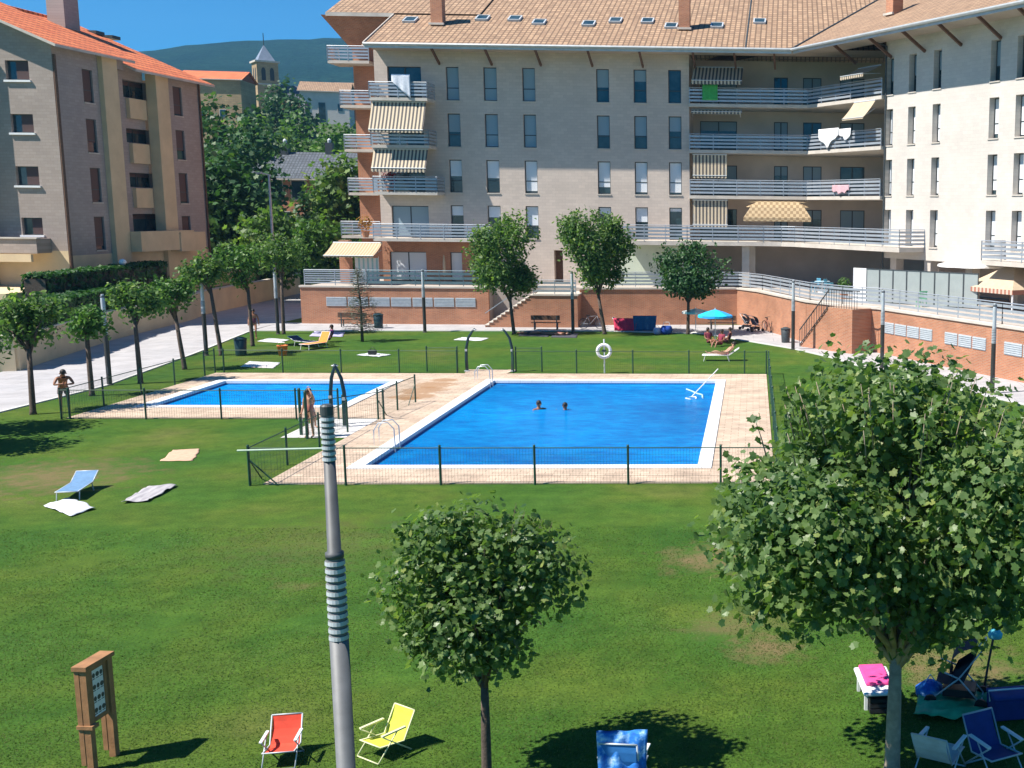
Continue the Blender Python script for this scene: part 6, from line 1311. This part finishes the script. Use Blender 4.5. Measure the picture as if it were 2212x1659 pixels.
for x in (-.45,.06):
    w = MB(); n_ = 12; pts_ = [(x+.07*math.cos(2*math.pi*k/n_), .07+.07*math.sin(2*math.pi*k/n_)) for k in range(n_)]; w.v = [(a,-.02,b) for a, b in pts_]+[(a,.02,b) for a, b in pts_]; w.f = [tuple(range(n_)), tuple(range(n_,2*n_))[::-1]]+[(i,n_+i,n_+(i+1)%n_,(i+1)%n_) for i in range(n_)]; w.m = [0]*len(w.f); w.build('wheel', M['black'], t)
q = G(2030,1668); beach_chair('pale grey beach chair in the shade of the big tree', (q.x,q.y,0), R(150), (.5,.53,.58), sh=.3)
q = G(2150,1665); beach_chair('navy blue beach chair with a bare tube frame under the big tree', (q.x,q.y,0), R(25), (.02,.04,.2), sh=.28)
q = G(2165,1545); t = thing('cool_box', 'navy blue cool box at the right edge under the big tree', 'cool box', (q.x+.1,q.y,0), R(8)); bevel(MB().box((-.3,-.2,0),(.3,.2,.32)).build('box_body', fabric('navy plastic', (.015,.03,.16)), t), .03, 3); bevel(MB().box((-.31,-.21,.322),(.31,.21,.38)).build('lid', fabric('navy lid', (.02,.04,.2)), t), .02, 2); MB().tube([(-.31,0,.25),(-.34,0,.42),(.34,0,.42),(.31,0,.25)], .014, 6).build('handle', M['white'], t)
# ================================================================== CAMERA, SKY, SUN
cam = bpy.data.cameras.new('camera'); co = bpy.data.objects.new('camera', cam); COL.objects.link(co)
cam.sensor_fit = 'HORIZONTAL'; cam.sensor_width = 36; cam.lens = FX/2212*36
cam.shift_x = (1106-CX)/2212; cam.shift_y = 0; cam.clip_start = .1; cam.clip_end = 20000
co.matrix_world = Matrix((( _R.x,_U.x,-_fw.x,0),(_R.y,_U.y,-_fw.y,0),(_R.z,_U.z,-_fw.z,HCAM),(0,0,0,1)))
SC.camera = co
SUN = Vector((-.99,-.43,1.507)).normalized(); EL = math.asin(SUN.z)
w = bpy.data.worlds.new('World'); SC.world = w; w.use_nodes = True; nt = w.node_tree
bg = nt.nodes['Background']; sky = nt.nodes.new('ShaderNodeTexSky'); sky.sky_type = 'NISHITA'; sky.sun_disc = False
sky.sun_elevation = EL; sky.sun_rotation = math.atan2(SUN.x, SUN.y); sky.altitude = 800; sky.air_density = .7; sky.dust_density = .0; sky.ozone_density = 6.
hs_ = nt.nodes.new('ShaderNodeHueSaturation'); hs_.inputs['Saturation'].default_value = 1.55; hs_.inputs['Value'].default_value = 1.06; hs_.inputs['Hue'].default_value = .497; nt.links.new(sky.outputs[0], hs_.inputs['Color']); nt.links.new(hs_.outputs[0], bg.inputs[0]); bg.inputs[1].default_value = .07
sun = bpy.data.lights.new('sun', 'SUN'); sun.energy = 5.; sun.angle = R(.53); sun.color = (1,.945,.86)
so = bpy.data.objects.new('sun', sun); COL.objects.link(so); so.rotation_euler = SUN.to_track_quat('Z','Y').to_euler()
vs = SC.view_settings; vs.view_transform = 'Standard'; vs.look = 'None'; vs.gamma = 1; vs.exposure = .9; vs.use_curve_mapping = False
SC.cycles.use_denoising = True; SC.cycles.max_bounces = 6; SC.cycles.transparent_max_bounces = 12
SC.cycles.volume_step_rate = 4; SC.cycles.volume_max_steps = 64
